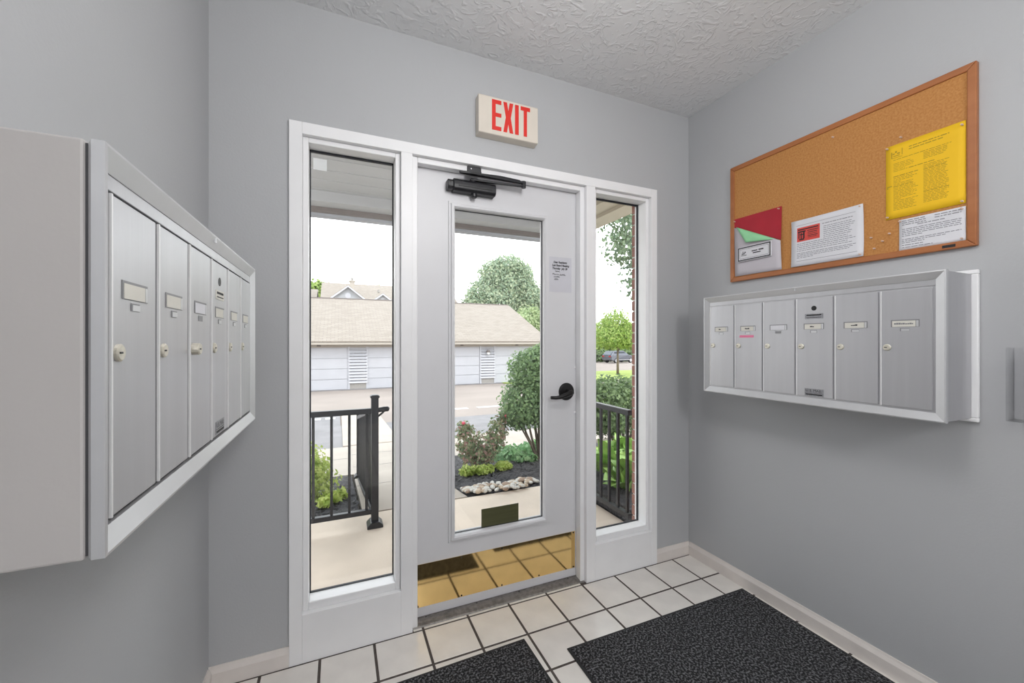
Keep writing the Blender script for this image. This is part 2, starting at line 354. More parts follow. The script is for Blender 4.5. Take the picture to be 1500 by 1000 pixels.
# raised lite moulding: mitred ogee sections
def moulding(name, x0, x1, z0, z1, prof, m, parent):
    # prof: (outward offset from opening edge, y)
    mb = MB(); rings = []
    for off, y in prof:
        rings.append([(x0-off, y, z0-off), (x1+off, y, z0-off), (x1+off, y, z1+off), (x0-off, y, z1+off)])
    vs = [v for r_ in rings for v in r_]; n = len(rings); fs = []
    for i in range(n):
        j = (i+1) % n
        for k in range(4): fs.append((i*4+k, i*4+(k+1) % 4, j*4+(k+1) % 4, j*4+k))
    return mb.add(vs, fs).build(name, m, parent)
moulding('lite_moulding', WX0, WX1, WZ0, WZ1, [(.026, DP), (.024, DP-.006), (.016, DP-.006), (.012, DP-.013), (.002, DP-.013), (-.004, DP-.006), (-.006, DP+.012), (0, DP+.012)], 'doorwhite', door)
moulding('outer_lite_moulding', WX0, WX1, WZ0, WZ1, [(.026, DP+.044), (.02, DP+.054), (.002, DP+.054), (-.006, DP+.03), (0, DP+.03)], 'doorwhite', door)
MB().box(WX0-.001, WX1+.001, GL-.003, GL+.003, WZ0-.001, WZ1+.001).build('pane', 'glass', door)
gk = MB(); t = .0035
gk.box(WX0, WX0+t+.004, DP+.012, GL-.003, WZ0, WZ1); gk.box(WX1-t-.004, WX1, DP+.012, GL-.003, WZ0, WZ1); gk.box(WX0, WX1, DP+.012, GL-.003, WZ1-t-.004, WZ1); gk.box(WX0, WX1, DP+.012, GL-.003, WZ0, WZ0+t+.004)
gk.build('gasket', 'gasket', door)
MB().box(.632, .828, GL-.0045, GL-.0032, WZ0+.004, .440).build('decal', 'sticker', door)['label'] = 'dark olive rectangular decal on glass'
kp = MB().box(D0+.008, D1-.014, DP-.0015, DP, .056, .248).build('kick_plate', 'brass', door)
kp['label'] = 'polished brass kick plate'
for k in range(5):
    x = D0+.018+k*(D1-D0-.042)/4
    for z in (.062, .242):
        MB().lathe([(.004, 0), (.004, .001), (.002, .002)], (x, DP-.0015, z), (0, -1, 0), 10).build('screw', 'black', kp)
# lever handle
ro = MB().lathe([(.046, 0), (.046, .004), (.040, .010), (.014, .012), (.012, .045)], (1.094, DP, .988), (0, -1, 0), 28).build('handle_rose', 'bronze', door, smooth=False, bevel=.001)
MB().tube([(1.100, DP-.050, .990), (1.088, DP-.054, .987), (1.06, DP-.056, .978), (1.03, DP-.054, .969), (1.005, DP-.050, .966), (.978, DP-.046, .968)], [.013, .0135, .012, .010, .009, .008], 12).build('lever', 'bronze', ro, smooth=True)
for z in (1.113, .876): MB().lathe([(.0055, 0), (.0055, .0015), (.002, .003)], (1.147, DP, z), (0, -1, 0), 12).build('bolt', 'white', door)
# door closer (body, end cap, pinion, two arms, head bracket)
cl = empty('door_closer', (.575, DP, 1.935)); tag(cl, 'black door closer with folded arms at the top of the white door', 'door closer')
prof = [(DP, 1.938), (DP-.04, 1.938), (DP-.05, 1.948), (DP-.052, 1.965), (DP-.05, 1.982), (DP-.04, 1.993), (DP, 1.993)]
MB().prism(prof, .478, .683, 'x').build('body', 'blackmetal', cl, bevel=.003)
prof2 = [(DP-.006, 1.943), (DP-.04, 1.943), (DP-.046, 1.955), (DP-.046, 1.975), (DP-.04, 1.986), (DP-.006, 1.986)]
ec = MB().prism(prof2, .452, .478, 'x').build('end_cap', 'blackmetal', cl, bevel=.002)
for z in (1.957, 1.973): MB().lathe([(.004, 0), (.004, .001)], (.462, DP-.046, z), (0, -1, 0), 10).build('adjusting_screw', 'black', ec)
MB().box(.50, .66, DP-.0535, DP-.0515, 1.958, 1.963).build('groove', 'black', cl)
MB().lathe([(.014, 0), (.014, .014), (.010, .018)], (.580, DP-.027, 1.938), (0, 0, -1), 16).build('pinion_cap', 'blackmetal', cl)
MB().lathe([(.013, 0), (.013, .012), (.008, .014)], (.575, DP-.027, 1.993), (0, 0, 1), 16).build('pinion', 'blackmetal', cl)
MB().prism([(.563, DP-.040), (.600, DP-.042), (.82, DP-.062), (.83, DP-.050), (.60, DP-.026), (.563, DP-.016)], 1.996, 2.006, 'z').build('main_arm', 'blackmetal', cl, bevel=.002)
MB().tube([(.822, DP-.056, 1.993), (.822, DP-.056, 2.024)], .011, 14).build('elbow', 'blackmetal', cl)
MB().prism([(.50, ST-.022), (.545, ST-.032), (.83, ST-.020), (.83, ST-.008), (.545, ST-.008), (.50, ST-.012)], 2.010, 2.021, 'z').build('forearm', 'blackmetal', cl, bevel=.002)
MB().tube([(.56, ST-.012, 2.021), (.70, ST-.014, 2.026), (.80, ST-.014, 2.022)], .005, 8).build('adjusting_rod', 'blackmetal', cl)
MB().box(.540, .607, ST-.007, ST-.0005, 2.022, 2.055).build('bracket', 'blackmetal', cl, bevel=.002)
MB().box(.545, .600, ST-.030, ST-.003, 2.020, 2.026).build('bracket_foot', 'blackmetal', cl)
MB().lathe([(.003, 0), (.003, .0015)], (.558, ST-.007, 2.043), (0, -1, 0), 8).build('bracket_screw', 'chrome', cl)
# threshold
th = struct(empty('trim_2', (.73, 1.82, 0)))
MB().prism([(1.769, -.001), (1.772, .004), (1.79, .010), (1.86, .0125), (EXT+.01, .010), (EXT+.01, -.02), (1.769, -.02)], DO[0]+.001, DO[1]-.001, 'x').build('threshold_plate', 'threshold', th)
for k in range(6): MB().box(DO[0]+.003, DO[1]-.003, 1.776+k*.006, 1.7785+k*.006, .004, .0085+.0008*k).build('threshold_rib', 'threshold', th)
for x in (.36, .60, .82, 1.10): MB().lathe([(.004, 0), (.004, .001)], (x, 1.812, .0112), (0, 0, 1), 10).build('screw', 'black', th)

# ------------------------------------------------------------------ exit sign
ex = empty('exit_sign', (.728, YF, 2.198)); tag(ex, 'cream exit sign with red letters above the white door', 'exit sign')
MB().prism([(YF, 2.193), (1.722, 2.198), (1.720, 2.201), (1.720, 2.367), (1.724, 2.371), (YF, 2.371)], .578, .878, 'x').build('housing', 'exitcase', ex, bevel=.003)
def poly(ps): return [(x, z) for x, z in ps]
y0, y1 = 1.7190, 1.7205; zb, zt = 2.219, 2.358; k = .0185
def letter(name, polys):
    mb = MB()
    for p in polys: mb.prism(p, y0, y1, 'y')
    mb.build(name, 'exitred', ex)
letter('letter_e', [[(.642, zb), (.660, zb), (.660, zt), (.642, zt)], [(.660, zt-k), (.688, zt-k), (.688, zt), (.660, zt)], [(.660, 2.281), (.688, 2.281), (.688, 2.299), (.660, 2.299)], [(.660, zb), (.688, zb), (.688, zb+k), (.660, zb+k)]])
xm, zm = .723, (zb+zt)/2; hw = .0125
letter('letter_x', [[(.698, zb), (.716, zb), (xm, zm-.030), (.730, zb), (.748, zb), (xm+hw, zm), (.748, zt), (.730, zt), (xm, zm+.030), (.716, zt), (.698, zt), (xm-hw, zm)]])
letter('letter_i', [[(.757, zb), (.776, zb), (.776, zt), (.757, zt)]])
letter('letter_t', [[(.802, zb), (.819, zb), (.819, zt-k), (.802, zt-k)], [(.786, zt-k), (.835, zt-k), (.835, zt), (.786, zt)]])

# ------------------------------------------------------------------ wall boxes with letter boxes
def mailbox(root, depth, style):
    """local: x to the viewer's right, -y towards the viewer, z up; frame front plane y=0"""
    L, H = .890, .474; fw = .027
    def b(name, m, mb, parent=root, bv=0): return mb.build(name, m, parent, bevel=bv, local=True)
    # mitred bevelled frame
    prof = [(0, .012), (0, 0), (.004, -.001), (fw, .009), (fw, .016), (.004, .016)]
    rings = [[(o, y, o), (L-o, y, o), (L-o, y, H-o), (o, y, H-o)] for o, y in prof]
    names = ('frame_bottom', 'frame_side', 'frame_top', 'frame_side')
    for k_ in range(4):
        mb = MB(); n = len(rings); vs = []
        for r_ in rings: vs += [r_[k_], r_[(k_+1) % 4]]
        fs = [(2*i, 2*i+1, 2*((i+1) % n)+1, 2*((i+1) % n)) for i in range(n)]+[tuple(2*i for i in range(n)), tuple(2*i+1 for i in range(n-1, -1, -1))]
        b(names[k_], 'aluframe', mb.add(vs, fs))
    b('inner_body', 'aludark', MB().box(.004, L-.004, .016, depth, .004, H-.004))
    b('top_rail', 'alu', MB().box(fw, L-fw, .010, .016, .428, H-fw), bv=.001)
    b('catch', 'aluframe', MB().box(.443, .447, -.0015, .002, H-.016, H-.006))
    x0 = fw+.004; pitch = (L-2*fw-.004)/6
    for i in range(6):
        a = x0+i*pitch; e = a+pitch-.0075
        d = b('door', 'alu', MB().box(a, e, .008, .014, .034, .424), bv=.0015)
        b('door_edge', 'edge', MB().box(a-.0003, a+.0028, .0062, .0095, .034, .424), d)
        lx, lz = a+.018, .232
        lk = b('lock', 'steel', MB().lathe([(.011, 0), (.011, .003), (.009, .0045)] if not (style == 'left' and i == 2) else [(.011, 0), (.011, .011), (.009, .013)], (lx, .008, lz), (0, -1, 0), 18), d)
        # (a part's keyhole would be a fourth level: it is cut as a slot part of the door)
        yk = .0028 if not (style == 'left' and i == 2) else -.0055
        b('keyhole', 'black', MB().box(lx-.0065, lx+.001, yk, yk+.002, lz-.0012, lz+.0012), d)
        wx = a+.031
        b('card_slot', 'slotgrey', MB().box(wx-.003, wx+.070, .0072, .0078, .300, .324), d)
        b('name_card', 'card' if i != 2 else 'paper', MB().box(wx+.001, wx+.0605, .0066, .0073, .301, .3205), d)
        b('card_slot_lip', 'aluframe', MB().box(wx+.062, wx+.068, .0066, .0073, .301, .3205), d)
        if i in (0, 1, 3, 4, 5) and style == 'right':
            mb = MB(); rr = random.Random(i); x = wx+.021+(0 if i != 5 else -.015); n = {0: 2, 1: 4, 3: 3, 4: 4, 5: 9}[i]
            for _ in range(n):
                w_ = rr.uniform(.003, .006); mb.box(x, x+w_, .0062, .0066, .3085, .3085+rr.uniform(.003, .006)); x += w_+.0008
            b('name_print', 'pen' if i != 5 else 'ink', mb, d)
        b('pull_slot', 'slotgrey', MB().box(wx+.021, wx+.045, .0072, .0078, .286, .2965), d)
        if i != 2: b('pull_tab', 'aluframe', MB().box(wx+.024, wx+.045, .0066, .0073, .2865, .2945), d)
        if i == 3:
            cx = (a+e)/2
            b('master_lock_hole', 'black', MB().lathe([(.0095, 0), (.0095, .0008)], (cx, .008, .383), (0, -1, 0), 20), d)
            pl = 'platec' if style == 'right' else 'card'
            b('maker_plate', pl, MB().box(cx-.033, cx+.033, .0068, .0078, .341, .362), d)
            b('maker_plate_print', 'inkk', MB().box(cx-.027, cx+.027, .0064, .0068, .3535, .3585).box(cx-.027, cx+.027, .0064, .0068, .346, .348), d)
            b('mail_plate', pl if style == 'right' else 'platec', MB().box(cx-.034, cx+.034, .0068, .0078, .037, .066), d)
            vs, fs = textmesh('U.S. MAIL', .0145, 'CENTER')
            b('mail_plate_print', 'inkk', MB().add([(cx+v[0], .0064, .053+v[1]) for v in vs], fs).box(cx-.03, cx+.03, .0064, .0068, .0485, .0495).box(cx-.03, cx+.03, .0064, .0068, .0405, .0455), d)
        if i == 1 and style == 'right':
            b('pink_tape', 'pink', MB().box(wx-.006, wx+.062, .0062, .0074, .270, .281), d)['label'] = 'strip of pink tape'
    # outer box behind the frame
    return root
rm = empty('mailbox_unit', (1.708, 1.492, .998), R(-90)); tag(rm, 'silver six-door mailbox unit on the right wall below the cork board', 'mailbox')
mailbox(rm, .16, 'right')
MB().box(.003, .887, .012, .175, .003, .471).build('casing', 'alu', rm, bevel=.002, local=True)
wt = MB()
for a in ((-.013, .903, -.008, .006), (-.013, .903, .470, .484)): wt.box(a[0], a[1], .172, .187, a[2], a[3])
wt.box(-.013, .004, .172, .187, .006, .47); wt.box(.886, .903, .172, .187, .006, .47)
wt.build('wall_flange', 'white', rm, bevel=.003, local=True)
lm = empty('mailbox_unit', (-.244, .602, 1.004), R(90)); tag(lm, 'silver six-door mailbox unit on the left wall, in a painted grey box', 'mailbox')
mailbox(lm, .04, 'left')
# painted box that carries the left unit
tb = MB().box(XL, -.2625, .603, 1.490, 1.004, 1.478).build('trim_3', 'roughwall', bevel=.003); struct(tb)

# ------------------------------------------------------------------ cork board and its papers
bd = empty('bulletin_board', (XR, 1.034, 1.558)); tag(bd, 'cork bulletin board with oak frame on the right wall', 'bulletin board')
BY0, BY1, BZ0, BZ1 = .592, 1.476, 1.559, 2.153; XBF, XBC = 1.878, 1.884; bw = .0225
MB().box(XBC, XR, BY0+.01, BY1-.01, BZ0+.01, BZ1-.01).build('cork_panel', 'cork', bd)
def rail(p): MB().prism(p, XBF, XR, 'x').build('frame_rail', 'oak', bd, bevel=.003)
rail([(BY0, BZ0), (BY1, BZ0), (BY1-bw, BZ0+bw), (BY0+bw, BZ0+bw)]); rail([(BY0, BZ1), (BY0+bw, BZ1-bw), (BY1-bw, BZ1-bw), (BY1, BZ1)])
rail([(BY0, BZ0), (BY0+bw, BZ0+bw), (BY0+bw, BZ1-bw), (BY0, BZ1)]); rail([(BY1, BZ0), (BY1, BZ1), (BY1-bw, BZ1-bw), (BY1-bw, BZ0+bw)])
MB().box(XBF-.001, XBF, .640, .672, 1.565, 1.574).build('name_plate', 'inkk', bd)['label'] = 'tiny black plate on frame'
def sheet(name, m, y_l, y_r, z0, z1, x=1.8825, curl=0, seed=0, nu=10, nv=10):
    """thin paper on the right wall, viewer's left edge at y_l"""
    rr = random.Random(seed); ph = rr.uniform(0, 6); mb = MB(); vs = []
    def X(u, v):
        return x-curl*(.35*math.sin(3.1*u+ph)*math.sin(2.7*v+ph*.7)+.35+((2*u-1)**4)*((2*v-1)**4)*.6)
    for j in range(nv+1):
        for i in range(nu+1):
            u, v = i/nu, j/nv; vs.append((X(u, v), y_l+(y_r-y_l)*u, z0+(z1-z0)*v))
    fs = [(j*(nu+1)+i, j*(nu+1)+i+1, (j+1)*(nu+1)+i+1, (j+1)*(nu+1)+i) for j in range(nv) for i in range(nu)]
    r_ = empty(name, (x, (y_l+y_r)/2, z0))
    o = mb.add(vs, fs).build('sheet', m, r_, smooth=True); sd = o.modifiers.new('s', 'SOLIDIFY'); sd.thickness = .0005; sd.offset = 0
    def put(mb2, u0, u1, v0, v1):          # thin printed patch following the sheet; u from left, v from bottom, in metres
        W_, H_ = abs(y_r-y_l), z1-z0
        n = max(1, int((u1-u0)/.02)); pts = []
        for i in range(n+1):
            u = (u0+(u1-u0)*i/n); pts.append([(X(u/W_, v/H_)-.0006, y_l-u, z0+v) for v in (v0, v1)])
        vs2 = [p for q in pts for p in q]; mb2.add(vs2, [(2*i, 2*i+2, 2*i+3, 2*i+1) for i in range(n)])
    return r_, put
def lines(put, mb, u0, u1, v, h, rr, last=1.0):
    u = u0; end = u0+(u1-u0)*last
    while u < end-.002:
        w_ = min(rr.uniform(.005, .018), end-u); put(mb, u, u+w_, v, v+h); u += w_+.0022
# yellow notice
yn, put = sheet('yellow_notice', 'yellow', .826, .617, 1.703, 1.974, curl=.0008, seed=1)
tag(yn, 'large yellow printed notice at the right of the cork board', 'notice')
rr = random.Random(3); mb = MB()
lines(put, mb, .066, .170, .246, .0035, rr); lines(put, mb, .066, .155, .2375, .0035, rr)
put(mb, .016, .019, .224, .246); put(mb, .046, .048, .228, .252); put(mb, .016, .048, .222, .2235)
for a in ((.020, .026, .236, .240), (.027, .032, .240, .247), (.033, .041, .234, .239), (.022, .040, .228, .231)): put(mb, *a)
lines(put, mb, .022, .175, .214, .002, rr)
v = .204
for k in range(5): lines(put, mb, .105, .165, v-.0052*k+.004, .002, rr, 1 if k < 4 else .9)
for k in range(6): lines(put, mb, .022, .085, v-.0056*k-.004, .0018, rr, rr.uniform(.5, .95))
lines(put, mb, .066, .135, .171, .0028, rr)
for k in range(26): lines(put, mb, .105, .170, .164-.0052*k, .0019 if k not in (3, 18) else .003, rr, rr.uniform(.85, 1))
for k in range(24): lines(put, mb, .022, .092, .152-.0053*k, .0019 if k not in (0, 7) else .003, rr, rr.uniform(.75, 1) if k not in (4, 16) else .3)
put(mb, .004, .018, .119, .1225); put(mb, .004, .007, .113, .119)
mb.build('print', 'inky', yn)
# small white notice under it
wn, put = sheet('white_notice', 'paper', .787, .617, 1.581, 1.693, curl=.002, seed=2)
tag(wn, 'small white printed notice below the yellow notice', 'notice')
mb = MB(); rr = random.Random(5)
for u0, u1, v in ((.008, .070, .104), (.008, .072, .097), (.095, .165, .103), (.095, .160, .095), (.008, .075, .090), (.050, .120, .084)): lines(put, mb, u0, u1, v, .0026, rr)
for k in range(5): lines(put, mb, .008, .165, .074-.0062*k, .0022, rr, .97 if k < 4 else .35)
for k in range(3): lines(put, mb, .008, .160, .037-.006*k, .0022, rr, (1, .75, .4)[k])
lines(put, mb, .008, .065, .016, .0025, rr); lines(put, mb, .008, .09, .008, .0022, rr)
mb.build('print', 'ink', wn)
# white flyer with the red box
wf, put = sheet('white_flyer', 'paper', 1.166, .895, 1.584, 1.788, curl=.006, seed=4)
tag(wf, 'white printed flyer with a red box, in the middle of the cork board', 'flyer')
mb = MB(); put(mb, .024, .116, .108, .170); mb.build('red_box', 'redprint', wf)['label'] = 'printed red box'
mb = MB(); rr = random.Random(8)
put(mb, .02, .245, .180, .1812); put(mb, .022, .250, .022, .0234)
lines(put, mb, .125, .235, .164, .0028, rr)
for k in range(7): lines(put, mb, .130, .245, .152-.0078*k, .0022, rr, rr.uniform(.8, 1))
for k in range(5): lines(put, mb, .024, .245, .097-.0078*k, .0022, rr, rr.uniform(.85, 1))
for k in range(4): lines(put, mb, .024, .245, .055-.0065*k, .0022, rr, (1, .95, .9, .3)[k])
mb.build('print', 'ink', wf)
x_ = wf; mb = MB()
def put2(u0, u1, v0, v1): mb.box(1.8735, 1.8739, 1.166-u1, 1.166-u0, 1.584+v0, 1.584+v1)
mb = MB()
put0 = put
def raised(u0, u1, v0, v1):
    t = MB(); put0(t, u0, u1, v0, v1); mb.add([(x-.0006, y, z) for x, y, z in t.v], t.f)
raised(.028, .060, .148, .154)
for a in ((.030, .034, .122, .148), (.040, .044, .118, .146), (.050, .056, .120, .148), (.034, .054, .114, .120), (.036, .052, .136, .141)): raised(*a)
for a in ((.028, .110, .158, .163), (.066, .110, .149, .152), (.068, .106, .141, .144), (.068, .106, .134, .136), (.068, .108, .126, .129), (.070, .104, .120, .122)): raised(*a)
mb.build('red_box_print', 'inkk', wf)
# red / green / lilac leaflet bundle at the far end
rb = empty('leaflet_bundle', (1.8825, 1.33, 1.585)); tag(rb, 'red, mint green and lilac paper bundle at the left end of the cork board', 'leaflet')
def sheetpoly(name, pts, m, parent):
    o = MB().add(pts, [tuple(range(len(pts)))]).build(name, m, parent, keep=False); sd = o.modifiers.new('s', 'SOLIDIFY'); sd.thickness = .0006; sd.offset = 0; return o
sheetpoly('red_sheet', [(1.8825, 1.454, 1.840), (1.876, 1.211, 1.721), (1.8825, 1.211, 1.877), (1.8825, 1.454, 1.881)], 'red', rb)
def grid(name, A, B, C_, D_, bulge, m, parent, n=8):
    A, B, C_, D_ = map(Vector, (A, B, C_, D_)); vs = []
    for j in range(n+1):
        for i in range(n+1):
            u, v = i/n, j/n; p = (A*(1-u)+B*u)*(1-v)+(D_*(1-u)+C_*u)*v; p.x -= bulge(u, v); vs.append(tuple(p))
    o = MB().add(vs, [(j*(n+1)+i, j*(n+1)+i+1, (j+1)*(n+1)+i+1, (j+1)*(n+1)+i) for j in range(n) for i in range(n)]).build(name, m, parent, smooth=True)
    sd = o.modifiers.new('s', 'SOLIDIFY'); sd.thickness = .0006; sd.offset = 0; return o
li = grid('lilac_sheet', (1.881, 1.449, 1.585), (1.881, 1.211, 1.584), (1.872, 1.211, 1.717), (1.879, 1.452, 1.838), lambda u, v: .004*math.sin(math.pi*u)*v, 'lilac', rb)
grid('green_sheet', (1.877, 1.44, 1.838), (1.856, 1.372, 1.742), (1.868, 1.255, 1.730), (1.874, 1.235, 1.730), lambda u, v: .010*math.sin(math.pi*u)*math.sin(math.pi*v), 'green', rb)
mb = MB(); xl = 1.8665
for a in ((1.254, 1.422, 1.717, 1.722), (1.254, 1.422, 1.656, 1.661), (1.254, 1.259, 1.656, 1.722), (1.417, 1.422, 1.656, 1.722), (1.264, 1.412, 1.7115, 1.7125), (1.264, 1.412, 1.666, 1.667), (1.264, 1.265, 1.666, 1.712), (1.411, 1.412, 1.666, 1.712)): mb.box(xl, xl+.0004, *a)
for a in ((1.385, 1.401, 1.687, 1.692), (1.380, 1.386, 1.692, 1.699), (1.392, 1.396, 1.694, 1.701), (1.375, 1.404, 1.680, 1.683), (1.318, 1.348, 1.693, 1.698), (1.288, 1.313, 1.693, 1.699), (1.302, 1.342, 1.683, 1.688)): mb.box(xl, xl+.0004, *a)
MB().box(xl+.0004, 1.874, 1.252, 1.424, 1.654, 1.724).build('label_card', 'paper', rb); mb.build('label_print', 'inkk', rb)
# push pins
def pin(y, z, label, group=None, x=XBC):
    o = MB().lathe([(.001, 0), (.001, .003), (.0032, .003), (.0032, .004), (.0018, .005), (.0017, .009), (.0029, .0105), (.0026, .0115)], (x, y, z), (-1, 0, 0), 12).build('push_pin', 'clearpin')
    tag(o, label, 'push pin', group)
pin(.781, 1.993, 'lone clear push pin in the cork just above the yellow notice')
pin(1.000, 2.096, 'lone clear push pin near the top middle of the cork board')
for y, z in ((.870, 1.649), (.835, 1.628), (.814, 1.651), (.860, 1.605)): pin(y, z, 'clear push pin in bare cork between the white flyer and the small white notice', 'loose push pins')
for (y, z, w_) in ((.820, 1.966, 'upper left corner of the yellow notice'), (.624, 1.961, 'upper right corner of the yellow notice'), (.624, 1.710, 'lower right corner of the yellow notice'), (.819, 1.711, 'lower left corner of the yellow notice'), (.783, 1.687, 'upper left corner of the small white notice'), (.625, 1.686, 'upper right corner of the small white notice'), (.625, 1.588, 'lower right corner of the small white notice'), (.905, 1.780, 'upper right corner of the white flyer'), (.905, 1.592, 'lower right corner of the white flyer'), (1.447, 1.868, 'upper left corner of the red sheet'), (1.222, 1.867, 'upper right corner of the red sheet')):
    pin(y, z, 'clear push pin in the '+w_, 'paper push pins', 1.8818)

# ------------------------------------------------------------------ note on the door
dn = empty('handwritten_note', (1.057, DP, 1.506)); tag(dn, 'handwritten paper note on the door above the lever handle', 'note')
o = MB().box(.991, 1.126, DP-.001, DP-.0003, 1.506, 1.688).build('sheet', 'doorwhite', dn); o.data.materials[0] = mat('note_paper', (.60, .60, .645), .7, var=.02)
mb = MB()
def wr(txt, x, z, s):
    vs, fs = textmesh(txt, s, 'LEFT', .0007); mb.add([(x+v[0]*.88+v[1]*.18, DP-.0013, z+v[1]) for v in vs], fs)
wr('Dear Residents', 1.018, 1.656, .0145); wr('Last Board Meeting', 1.010, 1.640, .0145); wr('Thursday  July 28', 1.010, 1.624, .0145)
rr = random.Random(2)
def scrib(x, z, w_):
    p = []; n = int(w_/.0022)
    for i in range(n+1): p.append((x+w_*i/n, DP-.0013, z+rr.uniform(0, .008)*(1 if i % 2 else .25)))
    mb.tube(p, .0014, 4)
scrib(1.028, 1.611, .028); scrib(1.012, 1.596, .020); scrib(1.036, 1.595, .014); scrib(1.053, 1.593, .036); scrib(1.020, 1.582, .034); scrib(1.022, 1.569, .024)
mb.build('handwriting', 'pen', dn)

# ------------------------------------------------------------------ floor mats and the clear holder
def floor_mat(cx, cy, w_, d_, rz, label):
    r_ = empty('floor_mat', (cx, cy, 0), rz); tag(r_, label, 'mat')
    MB().box(-w_/2, w_/2, -d_/2, d_/2, .0004, .005).build('rubber_border', 'rubber', r_, bevel=.0015, local=True)
    MB().box(-w_/2+.012, w_/2-.012, -d_/2+.012, d_/2-.012, .004, .0085).build('pile', 'carpet', r_, bevel=.001, local=True)
floor_mat(.283, .78, .90, 1.47, R(1.5), 'charcoal carpet mat on the left, in front of the brass kick plate')
floor_mat(1.355, .655, 1.02, 1.50, R(-.4), 'charcoal carpet mat on the right, along the right wall')
lh = empty('leaflet_holder', (XR, .37, 1.01)); tag(lh, 'clear acrylic leaflet holder on the right wall beside the mailboxes', 'leaflet holder')
MB().box(1.8915, 1.8950, .219, .519, 1.014, 1.232).build('back_panel', 'acrylic', lh)
MB().box(1.850, 1.854, .215, .523, 1.010, 1.230).build('front_panel', 'acrylic', lh)
MB().box(1.854, 1.8965, .519, .523, 1.010, 1.232).build('side_panel', 'acrylic', lh); MB().box(1.854, 1.8965, .215, .219, 1.010, 1.232).build('side_panel', 'acrylic', lh)
MB().box(1.854, 1.8965, .219, .519, 1.010, 1.014).build('bottom_panel', 'acrylic', lh)

# ------------------------------------------------------------------ unseen ceiling lamps: one by the door, one added as fill behind the camera
def unseen_lamp(x, y, watt, label):
    r_ = empty('unseen_lamp', (x, y, ZC-.09)); tag(r_, label, 'lamp')
    MB().lathe([(.24, 0), (.24, .02), (.235, .025)], (x, y, ZC-.025), (0, 0, 1), 32).build('base', 'white', r_)
    MB().lathe([(.225, 0), (.215, -.03), (.17, -.055), (.09, -.068), (.01, -.07)], (x, y, ZC-.025), (0, 0, 1), 32).build('diffuser', 'lamp', r_, smooth=True)
    l = bpy.data.lights.new('lamp_light', 'POINT'); l.energy = watt; l.shadow_soft_size = .22; l.color = (1, .99, .985)
    lo = bpy.data.objects.new('lamp_light', l); C.objects.link(lo); lo.parent = r_; lo.location = (0, 0, -.26)
unseen_lamp(.60, .52, 17.5, 'round frosted ceiling lamp nearest the entrance door')
unseen_lamp(.60, -1.6, 48, 'added round frosted fill lamp at the back of the hallway')  # fill light added to brighten the lower walls

# ================================================================== OUTDOORS
def zg(Y):
    if Y < 3.15: return -.03
    if Y < 5.2: return -.03-(Y-3.15)/2.05*.33
    if Y < 22: return -.36-(Y-5.2)/16.8*.83
    return -1.19-(Y-22)*.0225
def strip(name, m, x0, x1, y0, y1, lift=0, n=None, thick=.3):
    n = n or max(1, int((y1-y0)/1.0)); mb = MB()
    br = [v for v in (3.15, 5.2, 22) if y0 < v < y1]; yy = sorted(set([y0+(y1-y0)*i/n for i in range(n+1)]+br)); vs = []; fs = []
    for y in yy: vs += [(x0, y, zg(y)+lift), (x1, y, zg(y)+lift), (x0, y, zg(y)+lift-thick), (x1, y, zg(y)+lift-thick)]
    for i in range(len(yy)-1):
        a = 4*i; c = a+4; fs += [(a, a+1, c+1, c), (a+2, c+2, c+3, a+3), (a, c, c+2, a+2), (a+1, a+3, c+3, c+1)]
    e = 4*(len(yy)-1); fs += [(0, 2, 3, 1), (e, e+1, e+3, e+2)]
    return struct(mb.add(vs, fs).build(name, m))
strip('ground', 'lot', -40, 75, 7.0, 95, -.02)
strip('ground', 'walk', -40, 75, EXT+.002, 7.0, -.10)
strip('garden_soil', 'mulch', 1.862, 4.6, EXT+.002, 5.5, -.04, thick=.05)
strip('garden_soil', 'mulch', -2.6, .15, 3.18, 5.19, -.04, thick=.05)
strip('lawn_verge', 'lawn', 8.8, 60, 20.8, 29.0, .03, thick=.08)
strip('lot_shade_near', 'asphalt_and_shade', -12, 30, 6.95, 9.4, .002, thick=.1)  # band of the building's shadow, put into the pavement colour
strip('lot_asphalt_shade_bay', 'asphalt_and_shade', -12, .03, 9.4, 11.6, .002, thick=.1)  # asphalt bay, its grey partly the same shadow painted in
for x in (-6.2, -3.4): strip('parking_line', 'linepaint', x, x+.12, 7.1, 11.5, .012, thick=.02)
for (a, c) in ((-1.0, -.72), (-.55, -.40), (-.30, -.08)): strip('parking_line', 'linepaint', a, c, 10.6, 10.85, .012, thick=.02)
for (a, c) in ((2.9, 3.4), (3.7, 5.2)): strip('parking_line', 'linepaint', a, c, 11.0, 11.22, -.008, thick=.02)
strip('front_walk', 'walk', .165, 6.0, 5.55, 7.0, .01); strip('front_walk', 'walk', -12, .165, 5.2, 6.95, .01)
strip('entry_walk', 'walk', .165, .97, 3.175, 5.55, .01)
for (a_, c_, y_) in ((.165, .97, 4.35), (.165, .97, 5.55), (.165, .97, 6.3), (1.9, 1.912, 5.56), (-12, .16, 6.1)):
    strip('walk_joint', 'foundation', a_, c_, y_, y_+.010 if c_-a_ > .1 else 6.95, .0125, thick=.01)
strip('lot_walk', 'walk', .06, .95, 7.0, 12.5, .02, thick=.15)
struct(MB().box(-2.6, 1.86, EXT, 3.17, -.35, -.03).build('porch_slab', 'concrete'))
